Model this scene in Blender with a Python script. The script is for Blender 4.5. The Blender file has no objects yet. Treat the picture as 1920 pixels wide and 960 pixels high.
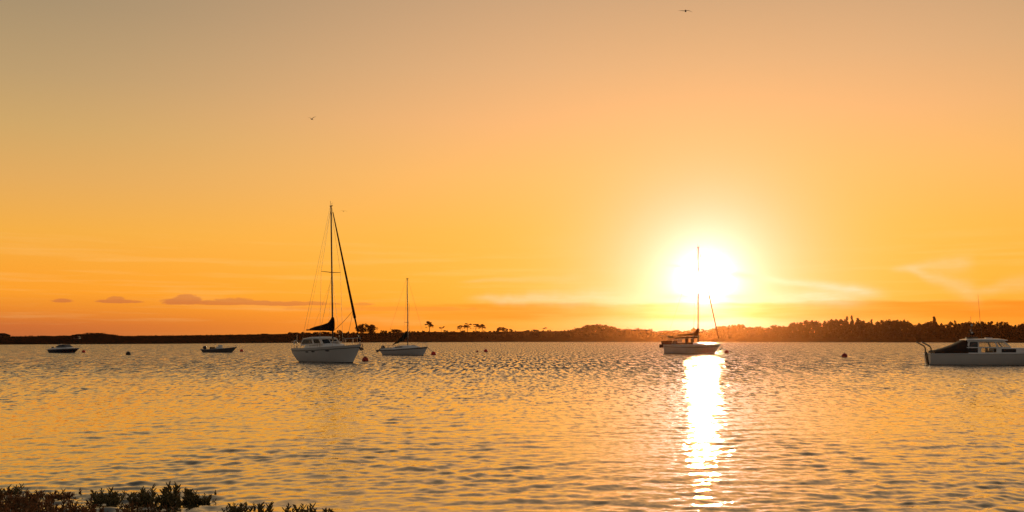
import bpy, math, random
import numpy as np
from mathutils import Vector, Matrix
R = math.radians
SC = bpy.context.scene
COL = SC.collection

# ------------------------------------------------------------------ camera
FPX, YH, H = 1900.0, 637.5, 1.75           # focal length and horizon row in photo pixels, eye height in metres
cam_d = bpy.data.cameras.new('camera'); cam = bpy.data.objects.new('camera', cam_d); COL.objects.link(cam)
cam.location = (0, 0, H); cam.rotation_euler = (R(90), 0, 0)
cam_d.sensor_width = 36; cam_d.lens = FPX / 1920 * 36
cam_d.shift_y = (YH - 480) / 1920
cam_d.clip_start = 0.1; cam_d.clip_end = 20000
SC.camera = cam

# ------------------------------------------------------------------ exposure
SC.view_settings.view_transform = 'Standard'; SC.view_settings.look = 'None'
SC.view_settings.exposure = 0; SC.view_settings.gamma = 1; SC.view_settings.use_curve_mapping = False
SC.cycles.max_bounces = 6; SC.cycles.volume_bounces = 0
SC.cycles.caustics_reflective = False; SC.cycles.caustics_refractive = False
SC.cycles.sample_clamp_indirect = 6

def azel(px, py):
    dx, dz = (px - 960) / FPX, (YH - py) / FPX
    return math.degrees(math.atan(dx)), math.degrees(math.atan2(dz, math.hypot(1, dx)))
SUN_AZ, SUN_EL = azel(1322, 526)
sa, se = R(SUN_AZ), R(SUN_EL)
SUN_DIR = Vector((math.sin(sa) * math.cos(se), math.cos(sa) * math.cos(se), math.sin(se)))

def lin(r, g, b):
    f = lambda c: (c / 255 / 12.92) if c / 255 <= 0.04045 else ((c / 255 + 0.055) / 1.055) ** 2.4
    return (f(r), f(g), f(b))

# ------------------------------------------------------------------ sky
world = bpy.data.worlds.new('World'); SC.world = world; world.use_nodes = True
nt = world.node_tree; nt.nodes.clear()

class E:
    """a socket (or a number) with arithmetic that grows math nodes"""
    def __init__(s, v): s.v = v
    @staticmethod
    def op(o, *a, clamp=False):
        n = nt.nodes.new('ShaderNodeMath'); n.operation = o; n.use_clamp = clamp
        for i, x in enumerate(a):
            x = x.v if isinstance(x, E) else x
            if isinstance(x, (int, float)): n.inputs[i].default_value = x
            else: nt.links.new(x, n.inputs[i])
        return E(n.outputs[0])
    def __add__(s, o): return E.op('ADD', s, o)
    __radd__ = __add__
    def __sub__(s, o): return E.op('SUBTRACT', s, o)
    def __rsub__(s, o): return E.op('SUBTRACT', o, s)
    def __mul__(s, o): return E.op('MULTIPLY', s, o)
    __rmul__ = __mul__
    def __truediv__(s, o): return E.op('DIVIDE', s, o)
    def __neg__(s): return E.op('MULTIPLY', s, -1)
    def exp(s): return E.op('EXPONENT', s)
    def clamp(s): return E.op('ADD', s, 0, clamp=True)
    def ss(s, a, b):
        n = nt.nodes.new('ShaderNodeMapRange'); n.interpolation_type = 'SMOOTHSTEP'
        nt.links.new(s.v, n.inputs[0]); n.inputs[1].default_value = a; n.inputs[2].default_value = b
        return E(n.outputs[0])
def gauss(x, c, w):
    t = (x - c) / w
    return (-(t * t)).exp()
def mixc(fac, a, b, mode='MIX'):
    n = nt.nodes.new('ShaderNodeMix'); n.data_type = 'RGBA'; n.blend_type = mode; n.clamp_result = False
    for s, x in ((n.inputs[0], fac), (n.inputs[6], a), (n.inputs[7], b)):
        x = x.v if isinstance(x, E) else x
        if isinstance(x, (int, float)): s.default_value = x
        elif isinstance(x, tuple): s.default_value = (*x, 1)
        else: nt.links.new(x, s)
    return n.outputs[2]
def ramp(fac, stops):
    n = nt.nodes.new('ShaderNodeValToRGB'); nt.links.new(fac.v, n.inputs[0])
    el = n.color_ramp.elements
    while len(el) < len(stops): el.new(0.5)
    for e, (p, c) in zip(el, stops): e.position = p
    for e, (p, c) in zip(el, stops): e.color = (*c, 1)
    return n.outputs[0]
def noise(vec, scale, detail=3, rough=.5):
    n = nt.nodes.new('ShaderNodeTexNoise'); n.inputs['Scale'].default_value = scale
    n.inputs['Detail'].default_value = detail; n.inputs['Roughness'].default_value = rough
    nt.links.new(vec, n.inputs['Vector']); return E(n.outputs[0])
def combine(x, y, z):
    n = nt.nodes.new('ShaderNodeCombineXYZ')
    for i, q in enumerate((x, y, z)):
        q = q.v if isinstance(q, E) else q
        if isinstance(q, (int, float)): n.inputs[i].default_value = q
        else: nt.links.new(q, n.inputs[i])
    return n.outputs[0]

tc = nt.nodes.new('ShaderNodeTexCoord'); sep = nt.nodes.new('ShaderNodeSeparateXYZ')
nt.links.new(tc.outputs['Generated'], sep.inputs[0])
dx, dy, dz = (E(sep.outputs[i]) for i in range(3))
EL = E.op('ARCSINE', E.op('MINIMUM', E.op('MAXIMUM', dz, -1), 1)) * 57.2958
AZ = E.op('ARCTAN2', dx, dy) * 57.2958
dot = E.op('MINIMUM', dx * SUN_DIR.x + dy * SUN_DIR.y + dz * SUN_DIR.z, 1)
ANG = E.op('ARCCOSINE', dot) * 57.2958                 # angle to the sun in degrees
AZS = AZ - SUN_AZ
ABSZ = E.op('ABSOLUTE', E.op('ARCTAN2', E.op('SINE', AZS / 57.2958), E.op('COSINE', AZS / 57.2958)) * 57.2958)

# elevation gradient (0..40 degrees -> 0..1), sun side of the sky; then a dull version away from the sun
SKY_NEAR = [(0.0, lin(254, 150, 34)), (1.2, lin(254, 153, 36)), (2.2, lin(254, 170, 50)), (3.5, lin(253, 176, 58)), (6.2, lin(253, 180, 72)), (9.2, lin(250, 182, 98)),
            (12.1, lin(242, 177, 114)), (15, lin(222, 170, 120)), (18.5, lin(200, 158, 118)), (23, lin(180, 150, 118)), (30, lin(154, 128, 100)), (40, lin(112, 98, 86))]
SKY_FAR = [(0.0, lin(180, 98, 56)), (0.75, lin(200, 108, 54)), (1.5, lin(228, 134, 48)), (2.5, lin(248, 156, 44)), (3.7, lin(246, 161, 50)), (5.6, lin(240, 170, 66)), (8.3, lin(222, 166, 90)),
           (10.9, lin(203, 162, 100)), (13.5, lin(184, 152, 106)), (17, lin(163, 139, 105)), (23, lin(134, 120, 100)), (32, lin(106, 98, 88)), (40, lin(78, 77, 76))]
e40 = (EL / 40).clamp()
near = ramp(e40, [(a / 40, c) for a, c in SKY_NEAR])
far = ramp(e40, [(a / 40, c) for a, c in SKY_FAR])
side = ABSZ.ss(6, 40)
sky = mixc(side, near, far)
# away from the sunset the sky turns dim and blue grey
back = ramp(e40, [(0, (.20, .150, .115)), (.3, (.200, .170, .145)), (1, (.135, .135, .135))])
sky = mixc(ABSZ.ss(48, 120), sky, back)
sky = mixc(EL.ss(25, 60), sky, (.115, .115, .118))

# low layer of orange cloud lying across the sunset
wob = noise(combine(AZ * .22, EL * 1.2, 0.0), 1.0, 4, .55)
eb = EL + (wob - .5) * .55
band = eb.ss(.9, 1.35) * (1 - eb.ss(1.95, 2.15)) * AZ.ss(-9, 2) * (1 - ABSZ.ss(40, 60))
band = band * (.82 + (noise(combine(AZ * .35, EL * 5, 3.0), 1, 3) - .5) * .8)
# fine horizontal streaks in the haze
stk = noise(combine(AZ * .10, EL * 2.2, 7.0), 1, 4, .6)
sky = mixc((stk - .5) * 1.1 * EL.ss(0, 1) * (1 - EL.ss(4, 7)) + .0, sky, lin(255, 205, 130), 'MIX')

# glow round the sun
sky = mixc(gauss(ANG, 0, 8.5) * .62 + (-(ANG / 9)).exp() * .25, sky, (1.02, .53, .19))
sky = mixc(gauss(ANG, 0, 5.0) * .80, sky, (1.0, .52, .44))
sky = mixc(gauss(ANG, 0, 2.3) * .6, sky, (1.08, .72, .84))
glow3 = gauss(ANG, 0, .9) * 5.0 + (-(ANG / 1.7)).exp() * 1.25
sky = mixc(1, sky, mixc(1, (1, .93, .82), combine(glow3, glow3, glow3), 'MULTIPLY'), 'ADD')
sky = mixc(band * .95 * (1 - gauss(ANG, 0, 2.4) * .55), sky, mixc(ABSZ.ss(1.5, 12), lin(255, 160, 92), lin(240, 132, 36)))
# pale cirrus: (photo points along the streak, thickness, strength)
def streak(p0, p1, w, amt, seed):
    global sky
    a0, e0 = azel(*p0); a1, e1 = azel(*p1)
    t = (AZ - a0) / (a1 - a0)
    line = e0 + (e1 - e0) * t + (noise(combine(AZ * .5, seed, 0.0), 1, 3) - .5) * w * 1.6
    m = gauss(EL, 0, 1)
    q = (EL - line) / (w * (0.35 + 1.0 * t.clamp()))
    m = (-(q * q)).exp() * t.ss(0, .18) * (1 - t.ss(.75, 1)) * (.35 + noise(combine(AZ * .9, EL * 5, seed), 1, 4, .6) * 1.2)
    sky = mixc((m * amt).clamp(), sky, (1.04, .74, .56))
streak((1345, 508), (1680, 556), .22, .60, 1.3)
streak((1230, 494), (1500, 534), .16, .45, 2.7)
streak((1180, 556), (1660, 558), .34, .65, 4.1)
streak((860, 560), (1330, 558), .46, .36, 5.2)
streak((850, 528), (1120, 520), .20, .12, 6.6)
streak((1690, 500), (1850, 556), .42, .22, 8.8)
streak((1660, 506), (1840, 490), .34, .20, 9.4)
streak((1820, 545), (1990, 520), .46, .14, 11.2)

# small mauve clouds low on the left
cn = noise(combine(AZ * 1.1, EL * 2.4, 1.0), 1.0, 5, .6)
def puff(px, py, w, h, amt=1.0):
    a, e = azel(px, py); ra, re = w / FPX * 57.3, h / FPX * 57.3
    u, v = (AZ - a) / ra, (EL - e) / re
    below = v * (1 + 0.9 * (v * -1).ss(-.05, .1))          # flatter underside
    d = u * u + below * below + (cn - .5) * 2.4
    return (1 - d.ss(.45, 1.15)) * amt
cl = None
for p in ((117, 565, 19, 5, .8), (222, 566, 42, 5, .85), (217, 563, 17, 7.5, .7), (345, 568, 46, 8, .9), (352, 563, 26, 12, .8), (395, 569, 70, 6, .8), (440, 566, 42, 9, .75),
          (492, 569, 55, 6, .8), (530, 571, 40, 5, .8), (575, 570, 60, 5.5, .75), (683, 571, 22, 4, .5), (640, 580, 120, 5, .22), (760, 580, 150, 6, .28)):
    q = puff(*p); cl = q if cl is None else E.op('MAXIMUM', cl, q)
sky = mixc(cl * .8, sky, mixc((EL - 2).clamp(), lin(190, 104, 66), lin(206, 128, 80)))

bg = nt.nodes.new('ShaderNodeBackground'); nt.links.new(sky, bg.inputs[0]); bg.inputs[1].default_value = 1.0
nis = nt.nodes.new('ShaderNodeTexSky'); nis.sky_type = 'NISHITA'; nis.sun_disc = False
nis.sun_elevation = R(SUN_EL); nis.sun_rotation = R(SUN_AZ); nis.air_density = 1.5; nis.dust_density = 1
bg2 = nt.nodes.new('ShaderNodeBackground'); nt.links.new(nis.outputs[0], bg2.inputs[0]); bg2.inputs[1].default_value = 0.012
add = nt.nodes.new('ShaderNodeAddShader'); wo = nt.nodes.new('ShaderNodeOutputWorld')
nt.links.new(bg.outputs[0], add.inputs[0]); nt.links.new(bg2.outputs[0], add.inputs[1]); nt.links.new(add.outputs[0], wo.inputs[0])
world.cycles.sampling_method = 'MANUAL'; world.cycles.sample_map_resolution = 2048

# ------------------------------------------------------------------ sun
sun_d = bpy.data.lights.new('sun', 'SUN'); sun = bpy.data.objects.new('sun', sun_d); COL.objects.link(sun)
sun_d.energy = 1.6; sun_d.angle = R(0.6); sun_d.color = (1, .72, .38)
sun.rotation_euler = (-SUN_DIR).to_track_quat('-Z', 'Y').to_euler()
sun.location = (60, 300, 40)

# ------------------------------------------------------------------ helpers
def mat(name, col, rough=.5, metal=0.0, var=0.0, vscale=3.0, spec=.5, coat=0.0):
    m = bpy.data.materials.new(name); m.use_nodes = True
    b = m.node_tree.nodes['Principled BSDF']
    b.inputs['Base Color'].default_value = (*col, 1); b.inputs['Roughness'].default_value = rough
    b.inputs['Metallic'].default_value = metal; b.inputs['Specular IOR Level'].default_value = spec
    b.inputs['Coat Weight'].default_value = coat
    if var:
        t = m.node_tree
        n = t.nodes.new('ShaderNodeTexNoise'); n.inputs['Scale'].default_value = vscale; n.inputs['Detail'].default_value = 5
        tcn = t.nodes.new('ShaderNodeTexCoord'); t.links.new(tcn.outputs['Object'], n.inputs['Vector'])
        r = t.nodes.new('ShaderNodeMix'); r.data_type = 'RGBA'
        r.inputs[6].default_value = (*[c * (1 - var) for c in col], 1); r.inputs[7].default_value = (*[min(1, c * (1 + var)) for c in col], 1)
        t.links.new(n.outputs[0], r.inputs[0]); t.links.new(r.outputs[2], b.inputs['Base Color'])
    return m

def leafmat(name, c1, c2, trans=.12):
    m = bpy.data.materials.new(name); m.use_nodes = True; t = m.node_tree
    b = t.nodes['Principled BSDF']; b.inputs['Roughness'].default_value = .7; b.inputs['Specular IOR Level'].default_value = .2
    g = t.nodes.new('ShaderNodeNewGeometry')
    r = t.nodes.new('ShaderNodeMix'); r.data_type = 'RGBA'; r.inputs[6].default_value = (*c1, 1); r.inputs[7].default_value = (*c2, 1)
    t.links.new(g.outputs['Random Per Island'], r.inputs[0]); t.links.new(r.outputs[2], b.inputs['Base Color'])
    tr = t.nodes.new('ShaderNodeBsdfTranslucent'); t.links.new(r.outputs[2], tr.inputs[0])
    mx = t.nodes.new('ShaderNodeMixShader'); mx.inputs[0].default_value = trans
    t.links.new(b.outputs[0], mx.inputs[1]); t.links.new(tr.outputs[0], mx.inputs[2])
    t.links.new(mx.outputs[0], t.nodes['Material Output'].inputs[0])
    return m

def glassmat(name, tint, amt=.72):
    m = bpy.data.materials.new(name); m.use_nodes = True; t = m.node_tree
    for n in list(t.nodes):
        if n.type != 'OUTPUT_MATERIAL': t.nodes.remove(n)
    a = t.nodes.new('ShaderNodeBsdfTransparent'); a.inputs[0].default_value = (*tint, 1)
    g = t.nodes.new('ShaderNodeBsdfGlossy'); g.inputs['Roughness'].default_value = .03
    f = t.nodes.new('ShaderNodeFresnel'); f.inputs[0].default_value = 1.45
    mx = t.nodes.new('ShaderNodeMixShader'); t.links.new(f.outputs[0], mx.inputs[0])
    t.links.new(a.outputs[0], mx.inputs[1]); t.links.new(g.outputs[0], mx.inputs[2])
    t.links.new(mx.outputs[0], t.nodes['Material Output'].inputs[0])
    return m

def tag(o, label=None, cat=None, group=None, kind=None):
    for k, v in (('label', label), ('category', cat), ('group', group), ('kind', kind)):
        if v: o[k] = v
    return o
def empty(name, loc, rz=0.0):
    o = bpy.data.objects.new(name, None); COL.objects.link(o); o.location = loc; o.rotation_euler = (0, 0, rz)
    o.empty_display_size = .3
    return o
def copy_tree(o, parent=None):
    c = o.copy(); COL.objects.link(c); c.parent = parent
    for ch in o.children: copy_tree(ch, c)
    return c
def mesh_obj(name, v, f, m, parent=None, smooth=False):
    me = bpy.data.meshes.new(name); me.from_pydata([tuple(p) for p in v], [], f); me.update()
    if smooth: me.polygons.foreach_set('use_smooth', [True] * len(me.polygons))
    me.materials.append(m)
    o = bpy.data.objects.new(name, me); COL.objects.link(o); o.parent = parent
    return o

class MB:
    def __init__(s): s.v = []; s.f = []
    def add(s, v, f):
        k = len(s.v); s.v += [tuple(p) for p in v]; s.f += [tuple(i + k for i in q) for q in f]; return s
    def box(s, c, d, rz=0.0, ry=0.0):
        M = Matrix.Translation(c) @ Matrix.Rotation(rz, 4, 'Z') @ Matrix.Rotation(ry, 4, 'Y')
        v = [M @ Vector((x * d[0] / 2, y * d[1] / 2, z * d[2] / 2)) for x in (-1, 1) for y in (-1, 1) for z in (-1, 1)]
        return s.add(v, [(0, 1, 3, 2), (4, 6, 7, 5), (0, 4, 5, 1), (2, 3, 7, 6), (0, 2, 6, 4), (1, 5, 7, 3)])
    def prism(s, poly, y0, y1, taper=None):
        """outline in x, z pushed out from y0 to y1; taper(x, z) scales y"""
        n = len(poly); tp = taper or (lambda x, z: 1.0)
        v = [(x, y0 * tp(x, z), z) for x, z in poly] + [(x, y1 * tp(x, z), z) for x, z in poly]
        f = [tuple(range(n)), tuple(range(2 * n - 1, n - 1, -1))] + [(i, i + n, (i + 1) % n + n, (i + 1) % n) for i in range(n)]
        return s.add(v, f)
    def tube(s, pts, r, n=6, caps=True):
        pts = [Vector(p) for p in pts]; rs = r if isinstance(r, (list, tuple)) else [r] * len(pts)
        v = []; f = []; ref = None
        for i, p in enumerate(pts):
            t = (pts[min(i + 1, len(pts) - 1)] - pts[max(i - 1, 0)]).normalized()
            if ref is None: ref = Vector((0, 0, 1)) if abs(t.z) < .9 else Vector((1, 0, 0))
            a = (ref - t * ref.dot(t)).normalized(); ref = a; b = t.cross(a)
            v += [p + (a * math.cos(q * 2 * math.pi / n) + b * math.sin(q * 2 * math.pi / n)) * rs[i] for q in range(n)]
        for i in range(len(pts) - 1):
            f += [(i * n + q, i * n + (q + 1) % n, (i + 1) * n + (q + 1) % n, (i + 1) * n + q) for q in range(n)]
        if caps: f += [tuple(range(n - 1, -1, -1)), tuple(range((len(pts) - 1) * n, len(pts) * n))]
        return s.add(v, f)
    def loft(s, secs, closed=True, caps=True):
        n = len(secs[0]); v = [p for q in secs for p in q]; f = []
        for i in range(len(secs) - 1):
            for q in range(n if closed else n - 1):
                f.append((i * n + q, i * n + (q + 1) % n, (i + 1) * n + (q + 1) % n, (i + 1) * n + q))
        if caps and closed: f += [tuple(range(n - 1, -1, -1)), tuple(range((len(secs) - 1) * n, len(secs) * n))]
        return s.add(v, f)
    def ball(s, c, r, n=16, m=10, sc=(1, 1, 1)):
        v = [(c[0], c[1], c[2] - r * sc[2])]; f = []
        for i in range(1, m):
            th = math.pi * i / m
            v += [(c[0] + r * sc[0] * math.sin(th) * math.cos(q * 2 * math.pi / n), c[1] + r * sc[1] * math.sin(th) * math.sin(q * 2 * math.pi / n), c[2] - r * sc[2] * math.cos(th)) for q in range(n)]
        v.append((c[0], c[1], c[2] + r * sc[2])); k = len(v) - 1
        for q in range(n):
            f.append((0, 1 + (q + 1) % n, 1 + q)); f.append((k, 1 + (m - 2) * n + q, 1 + (m - 2) * n + (q + 1) % n))
        for i in range(m - 2):
            f += [(1 + i * n + q, 1 + i * n + (q + 1) % n, 1 + (i + 1) * n + (q + 1) % n, 1 + (i + 1) * n + q) for q in range(n)]
        return s.add(v, f)
    def build(s, name, m, parent=None, smooth=False):
        return mesh_obj(name, s.v, s.f, m, parent, smooth)
def arc(p0, p1, sag, n=10):
    p0, p1 = Vector(p0), Vector(p1)
    return [p0.lerp(p1, i / n) - Vector((0, 0, sag * 4 * (i / n) * (1 - i / n))) for i in range(n + 1)]
def at(px, Y): return (px - 960) / FPX * Y
def zat(py, Y): return H + (YH - py) / FPX * Y
def wl(py): return FPX * H / (py - YH)            # distance of a point on the water seen at photo row py

# ------------------------------------------------------------------ water
def build_water():
    rng = np.random.default_rng(5)
    Y = [5.0]
    while Y[-1] < 1000: Y.append(Y[-1] * 1.0042 + .001)
    Y = np.array(Y + [1250, 1600.0])
    nc = 860
    t = np.linspace(-1, 1, nc)
    # dense across the view, wide apart outside it
    T = np.where(abs(t) < .86, t / .86 * .58, np.sign(t) * (.58 + ((abs(t) - .86) / .14) ** 2 * 3.2))
    X = Y[:, None] * T[None, :]; YY = np.repeat(Y[:, None], nc, 1)
    gap = np.maximum(np.gradient(Y)[:, None] * .9, (np.gradient(T)[None, :] * Y[:, None]) * .5)
    Z = np.zeros_like(X)
    def val(x, y, L, seed):
        r = np.random.default_rng(seed); out = 0
        for k in range(7):
            a = r.uniform(0, 2 * np.pi); l = L * r.uniform(.6, 1.8); out = out + np.sin((x * np.cos(a) + y * np.sin(a) * .55) * 2 * np.pi / l + r.uniform(0, 6.3))
        return out / 2.6
    # calmer belt in the lee of the shore, ruffled beyond
    base = np.interp(YY, [5, 11, 14, 19, 26, 34, 60, 1600], [1.1, 1.05, .85, .55, .50, .85, 1.0, 1.0])
    patch = base * np.clip(1 + .40 * val(X, YY, 14, 3) + .34 * val(X, YY, 3.2, 4), .18, 2.0)
    for i in range(72):
        lam = .12 * (1.7 / .12) ** (i / 71.0) * rng.uniform(.9, 1.1)
        th = np.pi / 2 + R(14) + rng.normal(0, .75 if lam < .6 else .38)
        k = 2 * np.pi / lam; ph = rng.uniform(0, 6.28)
        slope = .022 if lam < .40 else .0158 if lam < 1.1 else .005
        w = np.clip((lam / np.maximum(gap, 1e-4) - 2.2) / 2.0, 0, 1)
        f = k * (np.cos(th) * X + np.sin(th) * YY) + ph + 1.3 * val(X, YY, 2.6, 50 + i % 5)
        s_ = np.sin(f)
        if .4 < lam < 1.3: s_ = (s_ + .45 * np.sin(2 * f) + .20 * np.sin(3 * f)) * .72      # steep face turned to the shore
        Z += w * slope / k * patch * s_
    # a slack mean level: crests a little sharper than troughs
    Z = Z + 6.0 * Z * abs(Z)
    ny = len(Y); V = np.stack([X, YY, Z], -1).reshape(-1, 3).astype(np.float32)
    i = np.arange(ny - 1)[:, None] * nc + np.arange(nc - 1)[None, :]
    F = np.stack([i, i + 1, i + nc + 1, i + nc], -1).reshape(-1)
    me = bpy.data.meshes.new('water'); nq = len(F) // 4
    me.vertices.add(len(V)); me.vertices.foreach_set('co', V.ravel())
    me.loops.add(len(F)); me.loops.foreach_set('vertex_index', F.astype(np.int32))
    me.polygons.add(nq); me.polygons.foreach_set('loop_start', (np.arange(nq) * 4).astype(np.int32))
    me.polygons.foreach_set('use_smooth', np.ones(nq, bool))
    me.update(calc_edges=True)
    o = bpy.data.objects.new('water', me); COL.objects.link(o); o['kind'] = 'structure'
    m = bpy.data.materials.new('rippled_water'); m.use_nodes = True; t = m.node_tree
    b = t.nodes['Principled BSDF']
    b.inputs['Base Color'].default_value = (.030, .032, .024, 1); b.inputs['IOR'].default_value = 1.75; b.inputs['Specular Tint'].default_value = (1, .91, .72, 1)
    g = t.nodes.new('ShaderNodeNewGeometry')
    def vm(op, a, c):
        n = t.nodes.new('ShaderNodeVectorMath'); n.operation = op
        for s, x in zip(n.inputs, (a, c)):
            if isinstance(x, tuple): s.default_value = x
            elif isinstance(x, (int, float)): s.default_value = (x, x, x)
            else: t.links.new(x, s)
        return n.outputs[0]
    XS = 2.4          # the chop runs along the view, so slopes across it are the larger ones
    def ripples(sx, sy, scale, amp, det):
        p = vm('MULTIPLY', g.outputs['Position'], (sx, sy, 1))
        n = t.nodes.new('ShaderNodeTexNoise'); n.inputs['Scale'].default_value = scale; n.inputs['Detail'].default_value = det
        t.links.new(p, n.inputs['Vector'])
        return vm('MULTIPLY', vm('SUBTRACT', n.outputs['Color'], .5), (amp * XS, amp * .8, 0))
    def facets(sx, sy, seed, amp, lo):
        """steep little faces turned to the shore, scattered and uneven"""
        p = vm('MULTIPLY', g.outputs['Position'], (sx, sy, 1))
        n = t.nodes.new('ShaderNodeTexNoise'); n.inputs['Scale'].default_value = 1; n.inputs['Detail'].default_value = 3; n.inputs['Roughness'].default_value = .6
        t.links.new(vm('ADD', p, (seed, seed, 0)), n.inputs['Vector'])
        r = t.nodes.new('ShaderNodeMapRange'); t.links.new(n.outputs[0], r.inputs[0])
        for k, q in zip((1, 2, 3, 4), (lo, .80, 0, 1)): r.inputs[k].default_value = q
        pw = t.nodes.new('ShaderNodeMath'); pw.operation = 'POWER'; t.links.new(r.outputs[0], pw.inputs[0]); pw.inputs[1].default_value = 1.2
        return vm('MULTIPLY', combine_t(pw.outputs[0]), (.0, -amp, 0))
    def combine_t(x):
        n = t.nodes.new('ShaderNodeCombineXYZ')
        for i in range(3): t.links.new(x, n.inputs[i])
        return n.outputs[0]
    fine = ripples(.9, 1.0, 11.0, .40, 3)
    mid = vm('ADD', facets(5.5, 1.3, 3.0, .50, .46), ripples(1.0, 1, 2.5, .16, 2))
    big = vm('ADD', facets(4.0, .26, 9.0, .85, .42), ripples(3.5, .3, 1.0, .26, 2))
    sy = t.nodes.new('ShaderNodeSeparateXYZ'); t.links.new(g.outputs['Position'], sy.inputs[0])
    def rng_(a, b_, c, d):
        n = t.nodes.new('ShaderNodeMapRange'); n.interpolation_type = 'SMOOTHSTEP'; t.links.new(sy.outputs[1], n.inputs[0])
        for k, q in zip((1, 2, 3, 4), (a, b_, c, d)): n.inputs[k].default_value = q
        return n.outputs[0]
    fs = vm('MULTIPLY', fine, (1, 1, 1))
    n1 = t.nodes.new('ShaderNodeVectorMath'); n1.operation = 'SCALE'; t.links.new(mid, n1.inputs[0]); t.links.new(rng_(14, 40, .10, .8), n1.inputs['Scale'])
    n2 = t.nodes.new('ShaderNodeVectorMath'); n2.operation = 'SCALE'; t.links.new(big, n2.inputs[0]); t.links.new(rng_(32, 75, 0, 1.0), n2.inputs['Scale'])
    n0 = t.nodes.new('ShaderNodeVectorMath'); n0.operation = 'SCALE'; t.links.new(fs, n0.inputs[0]); t.links.new(rng_(14, 45, .55, .8), n0.inputs['Scale'])
    nn = vm('NORMALIZE', vm('ADD', g.outputs['Normal'], vm('ADD', n0.outputs[0], vm('ADD', n1.outputs[0], n2.outputs[0]))), 0)
    t.links.new(nn, b.inputs['Normal']); t.links.new(nn, b.inputs['Coat Normal'])
    b.inputs['Coat Weight'].default_value = .7; b.inputs['Coat Tint'].default_value = (1, .93, .76, 1); b.inputs['Coat IOR'].default_value = 1.55; b.inputs['Coat Roughness'].default_value = .012
    t.links.new(rng_(12, 220, .012, .035), b.inputs['Roughness'])
    me.materials.append(m)
build_water()

# ------------------------------------------------------------------ land
SHORE = ([-1500, -300, 0, 130, 300, 430, 560, 760, 960, 1220, 1450, 1700, 1920, 2300, 3400],
         [644, 646, 646.2, 645.6, 644.8, 643.8, 642.8, 641.8, 641.2, 641.1, 641.3, 642, 642.8, 643.5, 643])
GROUND = ([-1500, -200, 0, 90, 128, 150, 180, 205, 228, 300, 400, 480, 560, 660, 730, 800, 900, 960, 1070, 1150, 1220, 1300, 1400, 1500, 1700, 1920, 2300, 3400],
          [628, 630, 631, 630, 629.6, 626, 625, 626, 630, 629.4, 628, 626.8, 625.5, 625, 624, 622.2, 622.5, 621.5, 620.5, 622.5, 623.5, 624, 623, 623, 624, 625, 625, 626])
def shoreD(px): return FPX * H / (np.interp(px, *SHORE) - YH)
def crestZ(px, D): return H + (YH - np.interp(px, *GROUND)) / FPX * D
def ground_at(px, Y):
    D = shoreD(px); C = D + 60; cz = float(crestZ(px, C)); k = (Y - D) / 60
    return float(np.interp(k, [-.3, 0, .06, .5, 1, 1.6, 6, 9], [-1.2, 0, .5, cz * .62, cz, cz * .93, cz * .8, cz * .5]))
M_land = mat('dark_moor', (.026, .019, .011), .95, var=.45, vscale=.05, spec=.0)
M_mud = mat('wet_mud', (.045, .038, .028), .6, var=.4, vscale=2.0)
def build_land():
    v = []; f = []
    pxs = np.concatenate([np.arange(-1500, -100, 60), np.arange(-100, 2020, 10), np.arange(2020, 3401, 60)])
    ks = [-.3, 0, .03, .06, .2, .35, .5, .7, .85, 1, 1.15, 1.6, 3, 6, 9]
    rg = random.Random(4)
    for px in pxs:
        for k in ks:
            Y = float(shoreD(px)) + 60 * k
            z = ground_at(px, Y)
            if k > .1: z += rg.uniform(-.12, .12)
            v.append((at(px, Y), Y, z))
    n = len(ks)
    for i in range(len(pxs) - 1):
        for j in range(n - 1): f.append((i * n + j, (i + 1) * n + j, (i + 1) * n + j + 1, i * n + j + 1))
    o = mesh_obj('terrain', v, f, M_land, smooth=True); o['kind'] = 'structure'
    # the mud bank the photographer stands on, running under the shallow water
    v = []; f = []; xs = np.linspace(-60, 60, 61); ys = [-250, -60, -20, -5, 0, 3, 5, 6.5, 8, 9, 10, 11, 12, 14, 18, 24]
    for y in ys:
        for x in xs:
            edge = 9.0 + .45 * max(0, -x - 1.2) ** .8 if x < 0 else 9.0 - .05 * x     # the bank runs further out on the left
            v.append((x, y, max(-.6, min(.6, (edge - 1.2 - y) * .05 - .05 + .012 * math.sin(x * 2.1 + y)))))
    n = len(xs)
    for i in range(len(ys) - 1):
        for j in range(n - 1): f.append((i * n + j, i * n + j + 1, (i + 1) * n + j + 1, (i + 1) * n + j))
    o = mesh_obj('mud_shore', v, f, M_mud, smooth=True); o['kind'] = 'structure'
build_land()

# ------------------------------------------------------------------ materials of the boats
M_gel = mat('white_gelcoat', (.76, .75, .72), .28, var=.10, vscale=1.3, coat=.3)
M_gel2 = mat('off_white_gelcoat', (.78, .75, .70), .35, var=.12, vscale=1.7)
M_deck = mat('pale_deck', (.52, .52, .49), .6, var=.15, vscale=5)
M_grey = mat('grey_hypalon', (.20, .21, .21), .55, var=.15, vscale=3)
M_navy = mat('navy_gelcoat', (.012, .018, .045), .25, coat=.3)
M_foul = mat('dark_antifouling', (.018, .014, .013), .7, var=.4, vscale=4)
M_strip = mat('dark_rubbing_strake', (.02, .018, .017), .5)
M_alu = mat('dull_aluminium', (.075, .068, .058), .5, metal=.35)
M_steel = mat('stainless_steel', (.45, .44, .42), .25, metal=1)
M_wire = mat('rigging_wire', (.10, .09, .08), .5, metal=.5)
M_black = mat('black_canvas', (.010, .010, .013), .9, var=.3, vscale=6, spec=.1)
M_brown = mat('brown_canvas', (.040, .028, .022), .9, var=.25, vscale=4, spec=.1)
M_green = mat('dark_green_canvas', (.014, .020, .014), .9, var=.3, vscale=6, spec=.1)
M_maroon = mat('dark_maroon_canvas', (.05, .018, .014), .85, var=.25, vscale=5, spec=.1)
M_engine = mat('black_engine_cowl', (.018, .018, .02), .3, coat=.4)
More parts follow.
